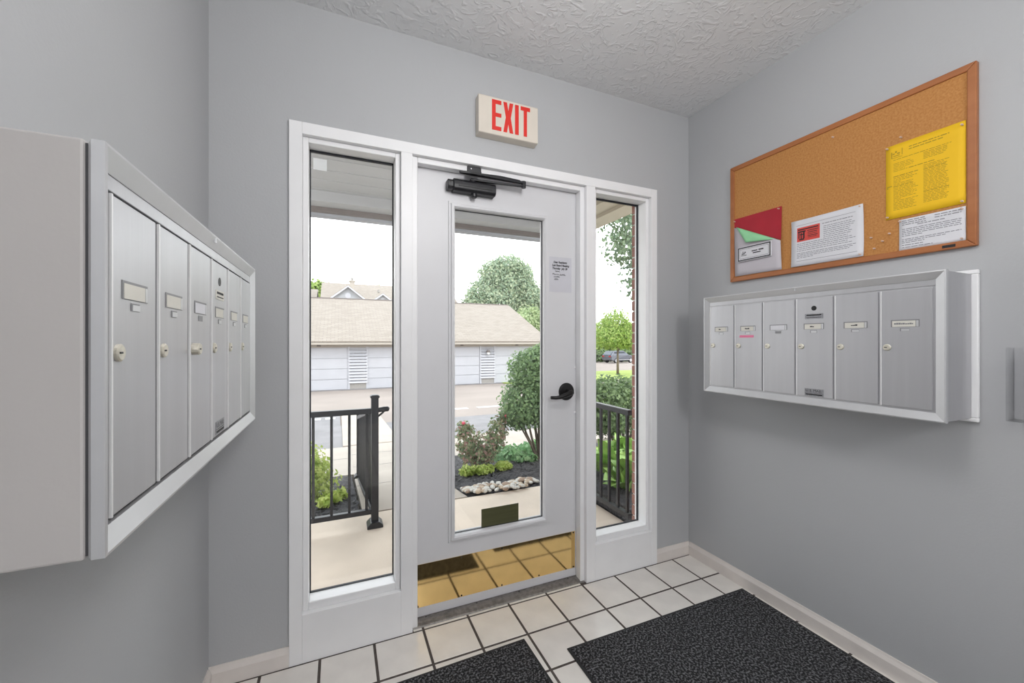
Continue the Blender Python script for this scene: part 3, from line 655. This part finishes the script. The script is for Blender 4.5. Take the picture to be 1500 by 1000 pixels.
# garden beds
def bed(name, x0, x1, y0, y1, seed, nchips, label, hump=.05):
    rr = random.Random(seed); mb = MB(); nx, ny = 16, 16; vs = []
    def Z(u, v): return hump*math.sin(math.pi*min(max(u, 0), 1))**.5*math.sin(math.pi*min(max(v, 0), 1))**.5
    for j in range(ny+1):
        for i in range(nx+1):
            u, v = i/nx, j/ny; x = x0+(x1-x0)*u; y = y0+(y1-y0)*v; vs.append((x, y, zg(y)+Z(u, v)+rr.uniform(-.006, .006)))
    fs = [(j*(nx+1)+i, j*(nx+1)+i+1, (j+1)*(nx+1)+i+1, (j+1)*(nx+1)+i) for j in range(ny) for i in range(nx)]
    o = mb.add(vs, fs).build(name, 'mulch'); o.modifiers.new('s', 'SOLIDIFY').thickness = .1; o.modifiers['s'].offset = -1
    tag(o, label, 'mulch', kind='stuff')
    ch = MB()
    for _ in range(nchips):
        u, v = rr.random(), rr.random(); x = x0+(x1-x0)*u; y = y0+(y1-y0)*v; z = zg(y)+Z(u, v)+.006
        a = rr.uniform(0, 6.3); l = rr.uniform(.012, .035); w_ = rr.uniform(.004, .010); t = rr.uniform(-.5, .5)
        d = Vector((math.cos(a), math.sin(a), t))*l; e = Vector((-math.sin(a), math.cos(a), rr.uniform(-.4, .4)))*w_; p = Vector((x, y, z))
        ch.quad(p-d-e, p+d-e, p+d+e, p-d+e)
    c = ch.build('bark_chips', 'chip', o, keep=False); c['kind'] = 'stuff'
bed('mulch_bed', .98, 3.6, 3.2, 5.5, 1, 3200, 'dark mulch bed in front of the glass door', .05)
bed('mulch_bed', -1.5, .14, 3.2, 5.15, 2, 1800, 'dark mulch bed behind the porch railing at left', .04)
bed('mulch_bed', 1.88, 4.4, 2.16, 3.2, 3, 900, 'dark mulch bed beside the brick pier', .03)

# leaves
def leaves(blobs, n, size, seed, shape=1.6, shell=.45):
    """cloud of leaf cards over ellipsoids (cx,cy,cz,rx,ry,rz)"""
    rr = random.Random(seed); mb = MB(); wts = [b_[3]*b_[4]+b_[4]*b_[5]+b_[3]*b_[5] for b_ in blobs]
    for b_, k in zip(blobs, wts):
        for _ in range(int(n*k/sum(wts))):
            d = Vector((rr.gauss(0, 1), rr.gauss(0, 1), rr.gauss(0, 1))).normalized(); rad = (shell+(1-shell)*rr.random()**.6)*rr.uniform(.86, 1.14)
            p = Vector((b_[0]+d.x*b_[3]*rad, b_[1]+d.y*b_[4]*rad, b_[2]+d.z*b_[5]*rad))
            ax = (d+Vector((rr.uniform(-1, 1), rr.uniform(-1, 1), rr.uniform(-.6, 1)))).normalized(); u = ax.orthogonal().normalized(); w_ = ax.cross(u)
            a = rr.uniform(0, 6.3); q = u*math.cos(a)+w_*math.sin(a); r2 = ax.cross(q); s = size*rr.uniform(.6, 1.25)
            mb.quad(p-q*s*shape*.5, p-r2*s*.5, p+q*s*shape*.5, p+r2*s*.5)
    return mb
def foliage(mb, m, parent):
    o = mb.build('foliage', m, parent, keep=False); o['kind'] = 'stuff'; return o
def tree(name, base, th, tr, blobs, n, size, m, label, seed, group=None, branches=6):
    r_ = empty(name, base); tag(r_, label, 'tree', group)
    rr = random.Random(seed); bx, by, bz = base
    t = MB().tube([(bx, by, bz-.1), (bx+rr.uniform(-.05, .05), by, bz+th*.5), (bx+rr.uniform(-.1, .1), by, bz+th)], [tr*1.2, tr, tr*.7], 8).build('trunk', 'bark', r_, smooth=True)
    for k in range(branches):
        b_ = blobs[k % len(blobs)]
        MB().tube([(bx, by, bz+th*rr.uniform(.75, .98)), ((bx+b_[0])/2, (by+b_[1])/2, (bz+th+b_[2])/2+.1), (b_[0]+rr.uniform(-.4, .4)*b_[3], b_[1]+rr.uniform(-.4, .4)*b_[4], b_[2]+rr.uniform(-.2, .5)*b_[5])], [tr*.5, tr*.35, tr*.12], 6).build('branch', 'bark', r_, smooth=True)
    foliage(leaves(blobs, n, size, seed), m, r_); return r_
def shrub(name, base, blobs, n, size, m, label, seed, group=None, stems=6, stemr=.012, cat='shrub', stemm='bark'):
    r_ = empty(name, base); tag(r_, label, cat, group); rr = random.Random(seed); bx, by, bz = base
    for k in range(stems):
        b_ = blobs[k % len(blobs)]; e = (b_[0]+rr.uniform(-.5, .5)*b_[3], b_[1]+rr.uniform(-.5, .5)*b_[4], b_[2]+rr.uniform(-.2, .5)*b_[5])
        MB().tube([(bx+rr.uniform(-.03, .03), by+rr.uniform(-.03, .03), bz-.03), ((bx+e[0])/2+rr.uniform(-.05, .05), (by+e[1])/2, (bz+e[2])/2-.03), e], [stemr, stemr*.8, stemr*.35], 6).build('stem', stemm, r_, smooth=True)
    foliage(leaves(blobs, n, size, seed), m, r_); return r_
# big shrub seen through the door glass
shrub('large_shrub', (2.20, 4.26, zg(4.26)), [(2.06, 4.3, .90, .24, .30, .27), (1.98, 4.28, .52, .27, .33, .30), (2.30, 4.3, .92, .30, .3, .30), (2.32, 4.3, .5, .33, .35, .32), (1.88, 4.2, .42, .16, .2, .18), (2.2, 4.25, 1.05, .18, .2, .16)], 12500, .028, 'leaf_shrub', 'tall rounded green shrub at the right of the door glass', 11, stems=9, stemr=.016)
# rose bush
rb_ = shrub('rose_bush', (1.47, 4.22, zg(4.22)), [(1.27, 4.2, .17, .13, .14, .20), (1.48, 4.2, .08, .16, .16, .19), (1.64, 4.22, .22, .12, .13, .20), (1.40, 4.2, .0, .2, .18, .12), (1.24, 4.2, .30, .08, .08, .10), (1.70, 4.22, .36, .06, .06, .10)], 2400, .028, 'leaf_rose', 'rose bush with reddish new leaves in the mulch bed', 12, stems=9, stemr=.006, stemm='stem')
for k, (x, y, z) in enumerate(((1.225, 4.15, .37), (1.74, 4.2, .40))):
    MB().lathe([(.004, -.015), (.013, -.008), (.020, .006), (.016, .018), (.008, .022)], (x, y, z), (random.uniform(-.3, .3), -.3, 1), 10).build('flower', 'petal', rb_)
for k, (x, y, w_) in enumerate(((1.24, 3.98, .11), (1.40, 3.94, .10), (1.62, 3.98, .09))):
    shrub('lime_foliage_plant', (x, y, zg(y)+.03), [(x-.3*w_, y, zg(y)+.08, w_*.7, .08, .05), (x+.5*w_, y+.03, zg(y)+.07, w_*.6, .08, .045)], 520, .024, 'leaf_lime', ('leftmost', 'middle', 'rightmost')[k]+' of the low yellow-green plants at the foot of the rose bush', 20+k, 'low lime plants', stems=4, stemr=.004, cat='plant', stemm='stem')
shrub('ground_cover', (2.12, 4.75, zg(4.75)+.02), [(2.0, 4.7, zg(4.7)+.10, .30, .28, .09), (2.4, 4.7, zg(4.7)+.10, .3, .3, .10), (2.05, 4.35, zg(4.35)+.10, .18, .2, .08)], 1500, .045, 'leaf_cover', 'low bright green ground cover beneath the tall shrub', 31, stems=5, stemr=.004, cat='plant', stemm='stem')
# bush behind the left railing
shrub('flowering_bush', (-.30, 3.95, zg(3.95)), [(-.36, 3.95, .14, .28, .28, .24), (-.30, 3.9, -.02, .30, .26, .18), (-.62, 4.0, .1, .3, .3, .28), (-.18, 3.85, .12, .12, .12, .10)], 5200, .028, 'leaf_lime', 'bright lime green bush behind the porch railing', 41, stems=7, stemr=.007)
for k, (x, y) in enumerate(((-.05, 3.60), (.02, 3.75), (-.10, 3.5))):
    shrub('seedling', (x, y, zg(y)+.03), [(x, y, zg(y)+.07, .06, .06, .05)], 60, .035, 'leaf_lime', 'tiny green seedling in the mulch beside the lime green bush', 50+k, 'seedlings in the left bed', stems=3, stemr=.003, cat='plant', stemm='stem')
# hedge and bare-stemmed shrub seen through the right sidelight
shrub('clipped_hedge', (3.25, 4.05, zg(4.05)), [(2.78, 3.9, .58, .33, .35, .26), (3.15, 4.0, .58, .35, .35, .26), (3.55, 4.0, .56, .35, .35, .27), (3.95, 4.1, .56, .4, .4, .28), (2.95, 3.95, .33, .4, .35, .2), (3.6, 4.0, .33, .45, .35, .2)], 16000, .030, 'leaf_hedge', 'flat-topped green hedge on bare stems behind the right railing', 61, stems=14, stemr=.014)
# hostas
def hosta(x, y, z, n, L, seed, label):
    r_ = empty('hosta_plant', (x, y, z)); tag(r_, label, 'plant', 'broad-leaved plants by the right railing'); rr = random.Random(seed)
    hosta.meshes = getattr(hosta, 'meshes', None)
    if not hosta.meshes:
        vs = []; fs = []; N = 6
        for i in range(N+1):
            t = i/N; w_ = .30*math.sin(math.pi*min(1, t*.92+.08))**.8*(1-t*.25); h = .35*math.sin(t*2.2)
            vs += [(t, -w_, h+.06*w_), (t, 0, h-.04), (t, w_, h+.06*w_)]
        for i in range(N): a = 3*i; fs += [(a, a+1, a+4, a+3), (a+1, a+2, a+5, a+4)]
        me = MB().add(vs, fs).mesh('leaf'); me.materials.append(M['hosta']); [setattr(p, 'use_smooth', True) for p in me.polygons]; hosta.meshes = me
    for k in range(n):
        o = bpy.data.objects.new('leaf', hosta.meshes); C.objects.link(o); o.parent = r_
        o.rotation_euler = (rr.uniform(-.3, .3), rr.uniform(-1.1, .0), rr.uniform(0, 6.3)); s = L*rr.uniform(.7, 1.2); o.scale = (s, s, s); o.location = (rr.uniform(-.05, .05), rr.uniform(-.05, .05), rr.uniform(0, .08))
hosta(2.12, 2.58, 0, 22, .30, 1, 'broad-leaved green plant nearest the brick pier')
hosta(2.22, 2.95, 0, 22, .30, 2, 'broad-leaved green plant in the middle, behind the right railing')
hosta(2.55, 3.15, -.02, 20, .28, 3, 'broad-leaved green plant below the hedge stems')
hosta(2.55, 2.6, 0, 18, .30, 4, 'broad-leaved green plant farthest to the right behind the brick pier')
shrub('lime_foliage_plant', (2.85, 3.45, zg(3.45)), [(2.75, 3.45, .02, .35, .22, .17), (3.2, 3.5, .02, .35, .22, .2)], 1300, .05, 'leaf_lime', 'yellow-green foliage mound below the hedge', 66, stems=4, stemr=.005, cat='plant', stemm='stem')
# river stones
rr = random.Random(9); stones = []
for k in range(4):
    bm = bmesh.new(); bmesh.ops.create_icosphere(bm, subdivisions=2, radius=1)
    for v in bm.verts: v.co = Vector((v.co.x*1.25, v.co.y*.95, v.co.z*.62))*rr.uniform(.90, 1.06)
    me = bpy.data.meshes.new('river_stone'); bm.to_mesh(me); bm.free(); [setattr(p, 'use_smooth', True) for p in me.polygons]; me.materials.append(M['stone1']); stones.append(me)
sv = {}
for i, m in enumerate(('stone1', 'stone2', 'stone3')):
    for k, me in enumerate(stones):
        c = me.copy(); c.materials[0] = M[m]; sv[(i, k)] = c
SL = ('pale white river stone in the pile at the edge of the mulch bed', 'tan river stone in the pile at the edge of the mulch bed', 'large brown river stone in the pile at the edge of the mulch bed')
for k in range(130):
    t = rr.random(); x = .99+t*.66; w_ = .10+.10*math.sin(math.pi*t); y = 3.21+.10+rr.uniform(-w_, w_)*.9+(1-t)*.02
    i = rr.choices((0, 1, 2), (6, 3, 1))[0]; s = rr.uniform(.016, .031)*(1.35 if i == 2 else 1)
    o = bpy.data.objects.new('river_stone', sv[(i, rr.randrange(4))]); C.objects.link(o); o.location = (x, y, zg(y)+.025+.3*s); o.scale = (s, s, s); o.rotation_euler = (rr.uniform(-.3, .3), rr.uniform(-.3, .3), rr.uniform(0, 6.3))
    tag(o, SL[i], 'stone', 'river stones by the porch')

# ------------------------------------------------------------------ porch railings
def bars(mb, a, b_, w_, h):
    a, b_ = Vector(a), Vector(b_); d = (b_-a).normalized(); s = Vector((-d.y, d.x, 0)).normalized()*w_/2; u = Vector((0, 0, h/2))
    vs = [a-s-u, a+s-u, a+s+u, a-s+u, b_-s-u, b_+s-u, b_+s+u, b_-s+u]
    return mb.add(vs, [(0, 1, 2, 3), (7, 6, 5, 4), (0, 4, 5, 1), (1, 5, 6, 2), (2, 6, 7, 3), (3, 7, 4, 0)])
def railing(label, A, B, step, off=0, n=None):
    A, B = Vector(A), Vector(B); r_ = empty('porch_railing', A); tag(r_, label, 'railing', 'black porch railings')
    dz = lambda p, z: (p.x, p.y, p.z+z)
    bars(MB(), dz(A, .80), dz(B, .80), .038, .037).build('top_rail', 'blackmetal', r_, bevel=.003)
    bars(MB(), dz(A, .105), dz(B, .105), .034, .032).build('bottom_rail', 'blackmetal', r_, bevel=.002)
    L_ = (B-A).length; d = (B-A)/L_; t = off
    while t < L_-.01:
        p = A+d*t; MB().box(p.x-.0085, p.x+.0085, p.y-.0085, p.y+.0085, p.z+.115, p.z+.79).build('baluster', 'blackmetal', r_); t += step
    return r_
def post(x, y, z, label, h=.91):
    r_ = empty('railing_post', (x, y, z)); tag(r_, label, 'post', 'black railing posts')
    MB().box(x-.024, x+.024, y-.024, y+.024, z+.02, z+h-.012).build('shaft', 'blackmetal', r_, bevel=.003)
    MB().prism([(x-.030, z+h-.02), (x+.030, z+h-.02), (x+.030, z+h-.006), (x+.018, z+h), (x-.018, z+h), (x-.030, z+h-.006)], y-.030, y+.030, 'y').build('cap', 'blackmetal', r_, bevel=.003)
    MB().prism([(x-.052, z), (x+.052, z), (x+.052, z+.018), (x+.028, z+.042), (x-.028, z+.042), (x-.052, z+.018)], y-.052, y+.052, 'y').build('base_cover', 'blackmetal', r_, bevel=.003)
    return r_
PX, PY = .229, 2.94
post(PX, PY, -.03, 'black railing post at the porch corner, seen through the left sidelight')
railing('black porch railing left of the corner post', (PX-.024, PY, -.03), (-2.5, PY, -.03), .110, .030)
post(PX-.02, 4.9, zg(4.9)+.01, 'black railing post at the far end of the sloping railing', .74)
railing('sloping black railing running out along the walk', (PX-.01, PY+.024, -.03), (PX-.02, 4.876, zg(4.9)-.10), .110, .05)
hx = empty('handrail_end', (PX+.05, PY, .72)); tag(hx, 'short rounded black handrail end on the right of the corner post', 'handrail')
MB().tube([(PX+.022, PY+.002, .772), (PX+.06, PY+.002, .776), (PX+.088, PY+.002, .776), (PX+.097, PY+.002, .774)], [.016, .018, .018, .010], 12).build('grip', 'blackmetal', hx, smooth=True)
MB().tube([(PX+.022, PY+.002, .728), (PX+.045, PY+.002, .745), (PX+.065, PY+.002, .764)], .007, 8).build('bracket', 'blackmetal', hx, smooth=True)
railing('black porch railing seen through the right sidelight', (1.80, 2.165, -.03), (1.80, 3.05, -.03), .099, .030)
post(1.80, 3.075, -.03, 'black railing post at the outer end of the right railing')
# ------------------------------------------------------------------ brick pier beside the right sidelight
bp = empty('brick_pier', (1.98, 2.05, -.05)); tag(bp, 'red brick pier outside the right sidelight', 'pier')
MB().box(1.806, 2.194, EXT, 2.144, -.05, 2.60).build('mortar_core', 'mortar', bp)
def brick_mesh(w_, d_, h):
    me = MB().box(-w_/2, w_/2, -d_/2, d_/2, -h/2, h/2).mesh('brick'); me.materials.append(M['brick']); return me
bA = brick_mesh(.196, .094, .061); bB = brick_mesh(.094, .190, .061)
z = -.045; c_ = 0
po = wloc(bp)
while z < 2.56:
    if c_ % 2 == 0: lay = [(1.898, 2.101, bA), (2.102, 2.101, bA), (1.898, 1.999, bA), (2.102, 1.999, bA)]
    else: lay = [(1.847, 2.053, bB), (1.950, 2.053, bB), (2.052, 2.053, bB), (2.153, 2.053, bB)]
    for x, y, me in lay:
        if me is bA and y < 2.05 and x > 2.0: continue
        o = bpy.data.objects.new('brick', me); C.objects.link(o); o.parent = bp; o.location = Vector((x, y, z+.0305))-po
    z += .0715; c_ += 1
# ------------------------------------------------------------------ porch roof
pr = empty('porch_roof', (.6, 3.0, 2.41)); tag(pr, 'grey porch roof with gutter over the entrance', 'porch roof')
PZ = 2.56
MB().box(-3.2, 2.30, EXT, 4.02, PZ, PZ+.04).build('soffit', 'porchceil', pr)
for k in range(9): MB().box(-3.2, 2.30, 2.12+k*.21, 2.128+k*.21, PZ-.004, PZ+.002).build('soffit_batten', 'porchceil', pr)
MB().box(-3.2, 2.30, 3.86, 4.02, 2.47, PZ).build('front_beam', 'porchceil', pr); MB().box(-3.2, 2.38, 4.02, 4.08, 2.43, 2.62).build('fascia', 'fascia', pr)
MB().prism([(4.08, 2.45), (4.10, 2.41), (4.19, 2.41), (4.22, 2.50), (4.22, 2.55), (4.08, 2.55)], -3.3, 2.50, 'x').build('gutter', 'gutter', pr, bevel=.006)
MB().box(2.30, 2.50, EXT, 4.08, 2.44, 2.49).build('side_soffit', 'soffit', pr); MB().box(2.12, 2.30, EXT, 4.02, 2.47, PZ).build('side_beam', 'soffit', pr)
MB().prism([(-3.3, 2.62), (2.52, 2.62), (2.52, 2.66), (-.4, 3.5), (-3.3, 3.5)], EXT, 4.22, 'y').build('roof_cover', 'groof', pr)
for x, cy, lb in ((2.19, 3.30, 'white porch column hidden by the right mullion'), (-2.45, 3.93, 'white porch column far left of the entrance')):
    r_ = empty('porch_column', (x, cy, -.15)); tag(r_, lb, 'column', 'porch columns')
    MB().box(x-.06, x+.06, cy-.06, cy+.06, zg(cy)-.1, 2.47).build('shaft', 'white', r_, bevel=.004); MB().box(x-.08, x+.08, cy-.08, cy+.08, zg(cy)-.1, zg(cy)+.12).build('plinth', 'white', r_, bevel=.004)

# ------------------------------------------------------------------ garage row
gr = empty('garage_row', (4, 22, -1.19)); tag(gr, 'long white garage row with tan shingle roof across the lot', 'building')
GY0, GZ = 22.0, -1.19; GX0, GX1 = -10.0, 11.6; pit = 3.52
MB().box(GX0, GX1, GY0+.06, 34.2, GZ, 1.15).build('wall', 'siding', gr)
first = .905
def lap(z0, z1, y, n=12):
    p = [(y, z0)]; h = (z1-z0)/n
    for k in range(n): p += [(y-.12, z0+k*h), (y-.012, z0+(k+1)*h)]
    return p+[(y, z1)]
for k in range(-3, 4):
    xc = first+k*pit                              # siding pier between two doors
    if GX0 < xc < GX1:
        MB().prism(lap(GZ+.32, .98, GY0+.04), xc-.44, xc+.44, 'x').build('siding_pier', 'gdoor', gr); MB().box(xc-.42, xc+.42, GY0-.01, GY0+.06, GZ, GZ+.32).build('foundation', 'foundation', gr)
        for s in (-1, 1): MB().box(xc+s*.44-.05, xc+s*.44+.05, GY0-.04, GY0+.06, GZ, .98).build('corner_board', 'gdoor', gr)
    x0, x1 = xc+.49, xc+pit-.49
    if x1 < GX1:
        d = MB().box(x0, x1, GY0+.03, GY0+.06, GZ+.02, .95).build('garage_door', 'gdoor', gr)
        for j in range(4):
            h = 2.10/4; MB().box(x0+.01, x1-.01, GY0, GY0+.03, GZ+.03+j*h, GZ+.03+(j+1)*h-.035).build('panel', 'gdoor', d)
MB().box(GX0, GX1, GY0-.03, GY0+.06, .95, 1.10).build('header_trim', 'gtrim', gr)
MB().box(GX0-.3, GX1+.25, 21.55, 22.0, 1.09, 1.13).build('soffit', 'gtrim', gr); MB().box(GX0-.3, GX1+.25, 21.5, 21.56, 1.08, 1.24).build('gutter', 'gtrim', gr, bevel=.02)
MB().prism([(21.5, 1.2), (28.2, 3.93), (34.8, 1.2), (34.8, 1.28), (28.2, 4.02), (21.5, 1.27)], GX0-.3, GX1+.25, 'x').build('roof', 'groof', gr)
MB().box(GX0-.3, GX1+.2, 28.1, 28.3, 3.99, 4.05).build('ridge_cap', 'fascia', gr)
MB().prism([(22.06, 1.15), (34.2, 1.15), (28.2, 3.90)], GX1-.1, GX1, 'x').build('gable_wall', 'siding', gr)
for xc in (first+2*pit, first-pit):
    gl = MB().lathe([(.10, 0), (.12, .05), (.08, .14)], (xc, GY0-.12, .62), (0, 0, 1), 12).build('wall_light', 'fascia', gr); MB().lathe([(.07, -.12), (.09, 0)], (xc, GY0-.12, .62), (0, 0, 1), 12).build('globe', 'lamp', gl)
for x in (-1.0, 6.3, 9.7): MB().box(x, x+.18, GY0-.06, GY0-.02, 1.0, 1.08).build('number_plate', 'fascia', gr)
struct(MB().box(GX0, GX1, 21.75, 22.0, GZ-.06, GZ+.02).build('garage_apron', 'asphalt_and_shade'))

# ------------------------------------------------------------------ apartment building behind
ap = empty('apartment_building', (6, 60, -2)); tag(ap, 'grey apartment building with gabled tan roof behind the garages', 'building')
MB().box(-1.7, 15.6, 55.5, 70, -2.1, 5.6).build('wall', 'aptwall', ap)
MB().prism([(54.9, 5.4), (62.7, 9.35), (70.6, 5.4), (70.6, 5.6), (62.7, 9.6), (54.9, 5.6)], -2.2, 16.1, 'x').build('roof', 'groof', ap)
MB().prism([(55.6, 5.4), (69.8, 5.4), (62.7, 9.3)], -1.75, -1.6, 'x').build('gable_wall', 'aptwall', ap)
def dormer(x0, x1, zb_, zt_, y, r):
    xm = (x0+x1)/2; g = MB().prism([(x0, zb_), (x1, zb_), (xm, zt_)], y, y+6, 'y').build('gable', 'aptwall', ap)
    for s, xe in ((-1, x0), (1, x1)):
        e = Vector((xe, 0, zb_)); t = Vector((xm, 0, zt_)); d = (t-e); nrm = Vector((-d.z, 0, d.x)).normalized()*(.22 if s < 0 else -.22); e2 = e-d*.18
        MB().prism([(e2.x, e2.z), (t.x, t.z), (t.x, t.z+.3), (e2.x+nrm.x, e2.z+abs(nrm.z)*1.1)], y-.35, y+6, 'y').build('gable_roof', 'groof', ap)
        MB().prism([(e2.x, e2.z), (t.x, t.z), (t.x, t.z+.22), (e2.x+nrm.x, e2.z+abs(nrm.z)*.9)], y-.45, y-.35, 'y').build('rake_board', 'gdoor', ap)
    MB().lathe([(r, 0), (r, .06)], (xm, y, zb_+(zt_-zb_)*.38), (0, -1, 0), 24).build('round_vent', 'gdoor', ap)
dormer(-1.0, 3.1, 6.4, 8.05, 54.6, .34); dormer(4.2, 6.25, 6.45, 7.25, 54.6, .22)
MB().box(1.35, 1.95, 58.5, 59.2, 7, 9.5).build('chimney', 'gtrim', ap); MB().box(1.25, 2.05, 58.4, 59.3, 9.35, 9.5).build('chimney_cap', 'gtrim', ap); MB().lathe([(.15, 0), (.15, .3), (.25, .35)], (1.65, 58.8, 9.5), (0, 0, 1), 10).build('flue', 'foundation', ap)
MB().lathe([(.15, 0), (.15, .4)], (5.2, 60, 8.2), (0, 0, 1), 10).build('roof_vent', 'foundation', ap)
ap2 = empty('apartment_building', (-9, 62, -2)); tag(ap2, 'tan-roofed apartment wing at the far left behind the garages', 'building')
MB().box(-16, -3.0, 58, 72, -2.1, 5.2).build('wall', 'aptwall', ap2); MB().prism([(57.4, 5.0), (65, 8.6), (72.6, 5.0), (72.6, 5.2), (65, 8.85), (57.4, 5.2)], -16.5, -2.8, 'x').build('roof', 'groof', ap2)

# ------------------------------------------------------------------ trees and car
def zz(y): return zg(y)
tree('broad_tree', (23.0, 58, zz(58)), 7, .45, [(20.5, 58, 8.5, 2.8, 3.2, 2.4), (22.0, 58, 11.6, 2.4, 3, 2.4), (24.4, 58, 12.8, 2.6, 3, 2.1), (26.4, 58, 11.6, 2.2, 3, 2.2), (24, 57, 9.5, 3.4, 3.4, 2.6), (27.6, 58, 9.0, 2.4, 3, 2.4), (26.5, 57, 7.6, 3.2, 3.4, 2.8), (22.2, 56, 6.5, 3.6, 3, 2.8), (29.2, 58, 6.2, 2.4, 3, 2.6), (28.5, 58, 4.8, 3.0, 3.4, 2.6), (18.2, 57, 6.4, 1.5, 2.4, 2.6)], 30000, .27, 'leaf_blue', 'large broad tree behind the garage roof', 71, 'trees behind the garages')
tree('bright_tree', (19.5, 38, zz(38)), 3, .2, [(18.6, 38, 3.0, 2.0, 2, 2.0), (16.6, 37, 2.6, 1.8, 2, 1.6), (20.5, 38, 2.0, 2.2, 2, 2.2), (17.6, 37.5, 1.8, 1.6, 1.6, 1.5)], 12000, .18, 'leaf_tree', 'light green tree beside the right end of the garage', 72, 'trees behind the garages')
tree('far_tree', (-3.6, 80, zz(80)), 8, .4, [(-3.6, 80, 9.8, 3.0, 2.5, 2.4), (-1.6, 80, 9.6, 2.0, 2, 1.8)], 3500, .42, 'leaf_young', 'distant tree above the roof at far left', 73, 'trees behind the garages')
tree('far_tree', (6.9, 80, zz(80)), 8, .4, [(6.9, 80, 10.2, 1.3, 1.5, 1.6)], 1500, .42, 'leaf_young', 'distant treetop just above the right roof ridge', 74, 'trees behind the garages')
tree('young_street_tree', (19.6, 25.0, zz(25.0)), 1.9, .085, [(19.4, 25, 2.4, 1.2, 1.3, 1.4), (19.2, 25, 1.6, 1.65, 1.7, .9), (20.3, 25, 1.8, 1.2, 1.4, 1.1)], 8000, .11, 'leaf_young', 'young street tree with a thin trunk on the grass verge', 75)
for k, (x, y, h) in enumerate(((36.0, 54, 3.8), (41.0, 55, 4.4), (46, 56, 3.8))):
    tree('background_tree', (x, y, zz(y)), 2.5, .25, [(x, y, h*.55, 2.5, 2.2, h*.62), (x+.6, y-.6, h*.1, 2.0, 1.8, h*.45)], 4200, .30, 'leaf_young', ('leftmost', 'middle', 'rightmost')[k]+' of the bright green trees behind the parked grey car', 80+k, 'trees behind the car')
shrub('low_hedge', (34, 50, zz(50)), [(32, 50, -.9, 2.2, 1, 1.0), (36, 50, -.9, 2.6, 1, 1.0), (40, 50, -.9, 2.6, 1, 1.0)], 3000, .26, 'leaf_hedge', 'dark hedge directly behind the parked grey car', 90, stems=6, stemr=.05)
tree('oak_tree', (6.35, 6.6, zz(6.6)), 2.3, .13, [(5.6, 6.1, 3.75, 1.0, 1.0, .85), (5.35, 6.05, 3.05, .78, .8, .45), (5.9, 6.1, 2.5, .85, .8, .60), (6.2, 6.3, 4.4, 1.3, 1.2, 1.0)], 9000, .062, 'leaf_oak', 'dark leafed oak at the right edge of the right sidelight', 95)
# parked SUV
car = empty('parked_car', (36.2, 46.0, zg(46.0)), R(8)); tag(car, 'grey SUV parked beyond the grass verge', 'car')
side = [(-2.3, .45), (-2.35, .95), (-2.25, 1.12), (-1.75, 1.62), (-1.3, 1.70), (.25, 1.68), (1.05, 1.12), (2.0, .98), (2.3, .80), (2.33, .42), (1.8, .32), (-1.9, .32)]
n = len(side); vs = []; fs = []
for k, (sy, inset) in enumerate(((-.93, 0), (-.86, .0), (.86, .0), (.93, 0))):
    for x, z in side:
        w_ = 1.0 if z < 1.13 else .82; vs.append((x*(.985 if k in (0, 3) else 1), sy*w_, z if k in (1, 2) else .45+(z-.45)*.97))
for k in range(3):
    for i in range(n): fs.append((k*n+i, k*n+(i+1) % n, (k+1)*n+(i+1) % n, (k+1)*n+i))
fs += [tuple(range(n-1, -1, -1)), tuple(3*n+i for i in range(n))]
MB().add(vs, fs).build('body', 'carpaint', car, local=True, bevel=.03)
for s in (-1, 1):
    for poly_ in ([(-1.72, 1.15), (-1.62, 1.55), (-.75, 1.60), (-.75, 1.15)], [(-.68, 1.15), (-.68, 1.60), (.15, 1.58), (.85, 1.15)]):
        MB().prism(poly_, s*.80, s*.855, 'y').build('side_window', 'carglass', car, local=True)
    MB().box(-1.5, 1.3, s*.90, s*.945, .42, .47).build('side_trim', 'chrome', car, local=True)
    MB().box(-2.36, -2.28, s*.62-.18, s*.62+.18, .85, 1.02).build('tail_light', 'taillight', car, local=True)
    for x in (-1.38, 1.42):
        w = MB().lathe([(.33, 0), (.36, .03), (.36, .20), (.33, .23)], (x, s*.94, .36), (0, -s, 0), 24).build('wheel', 'tyre', car, local=True); MB().lathe([(.23, -.012), (.23, .02), (.05, .03)], (x, s*.945, .36), (0, -s, 0), 16).build('rim', 'wheel', w, local=True)
MB().prism([(-2.30, 1.14), (-1.84, 1.60), (-1.80, 1.60), (-2.26, 1.14)], -.70, .70, 'y').build('rear_window', 'carglass', car, local=True)
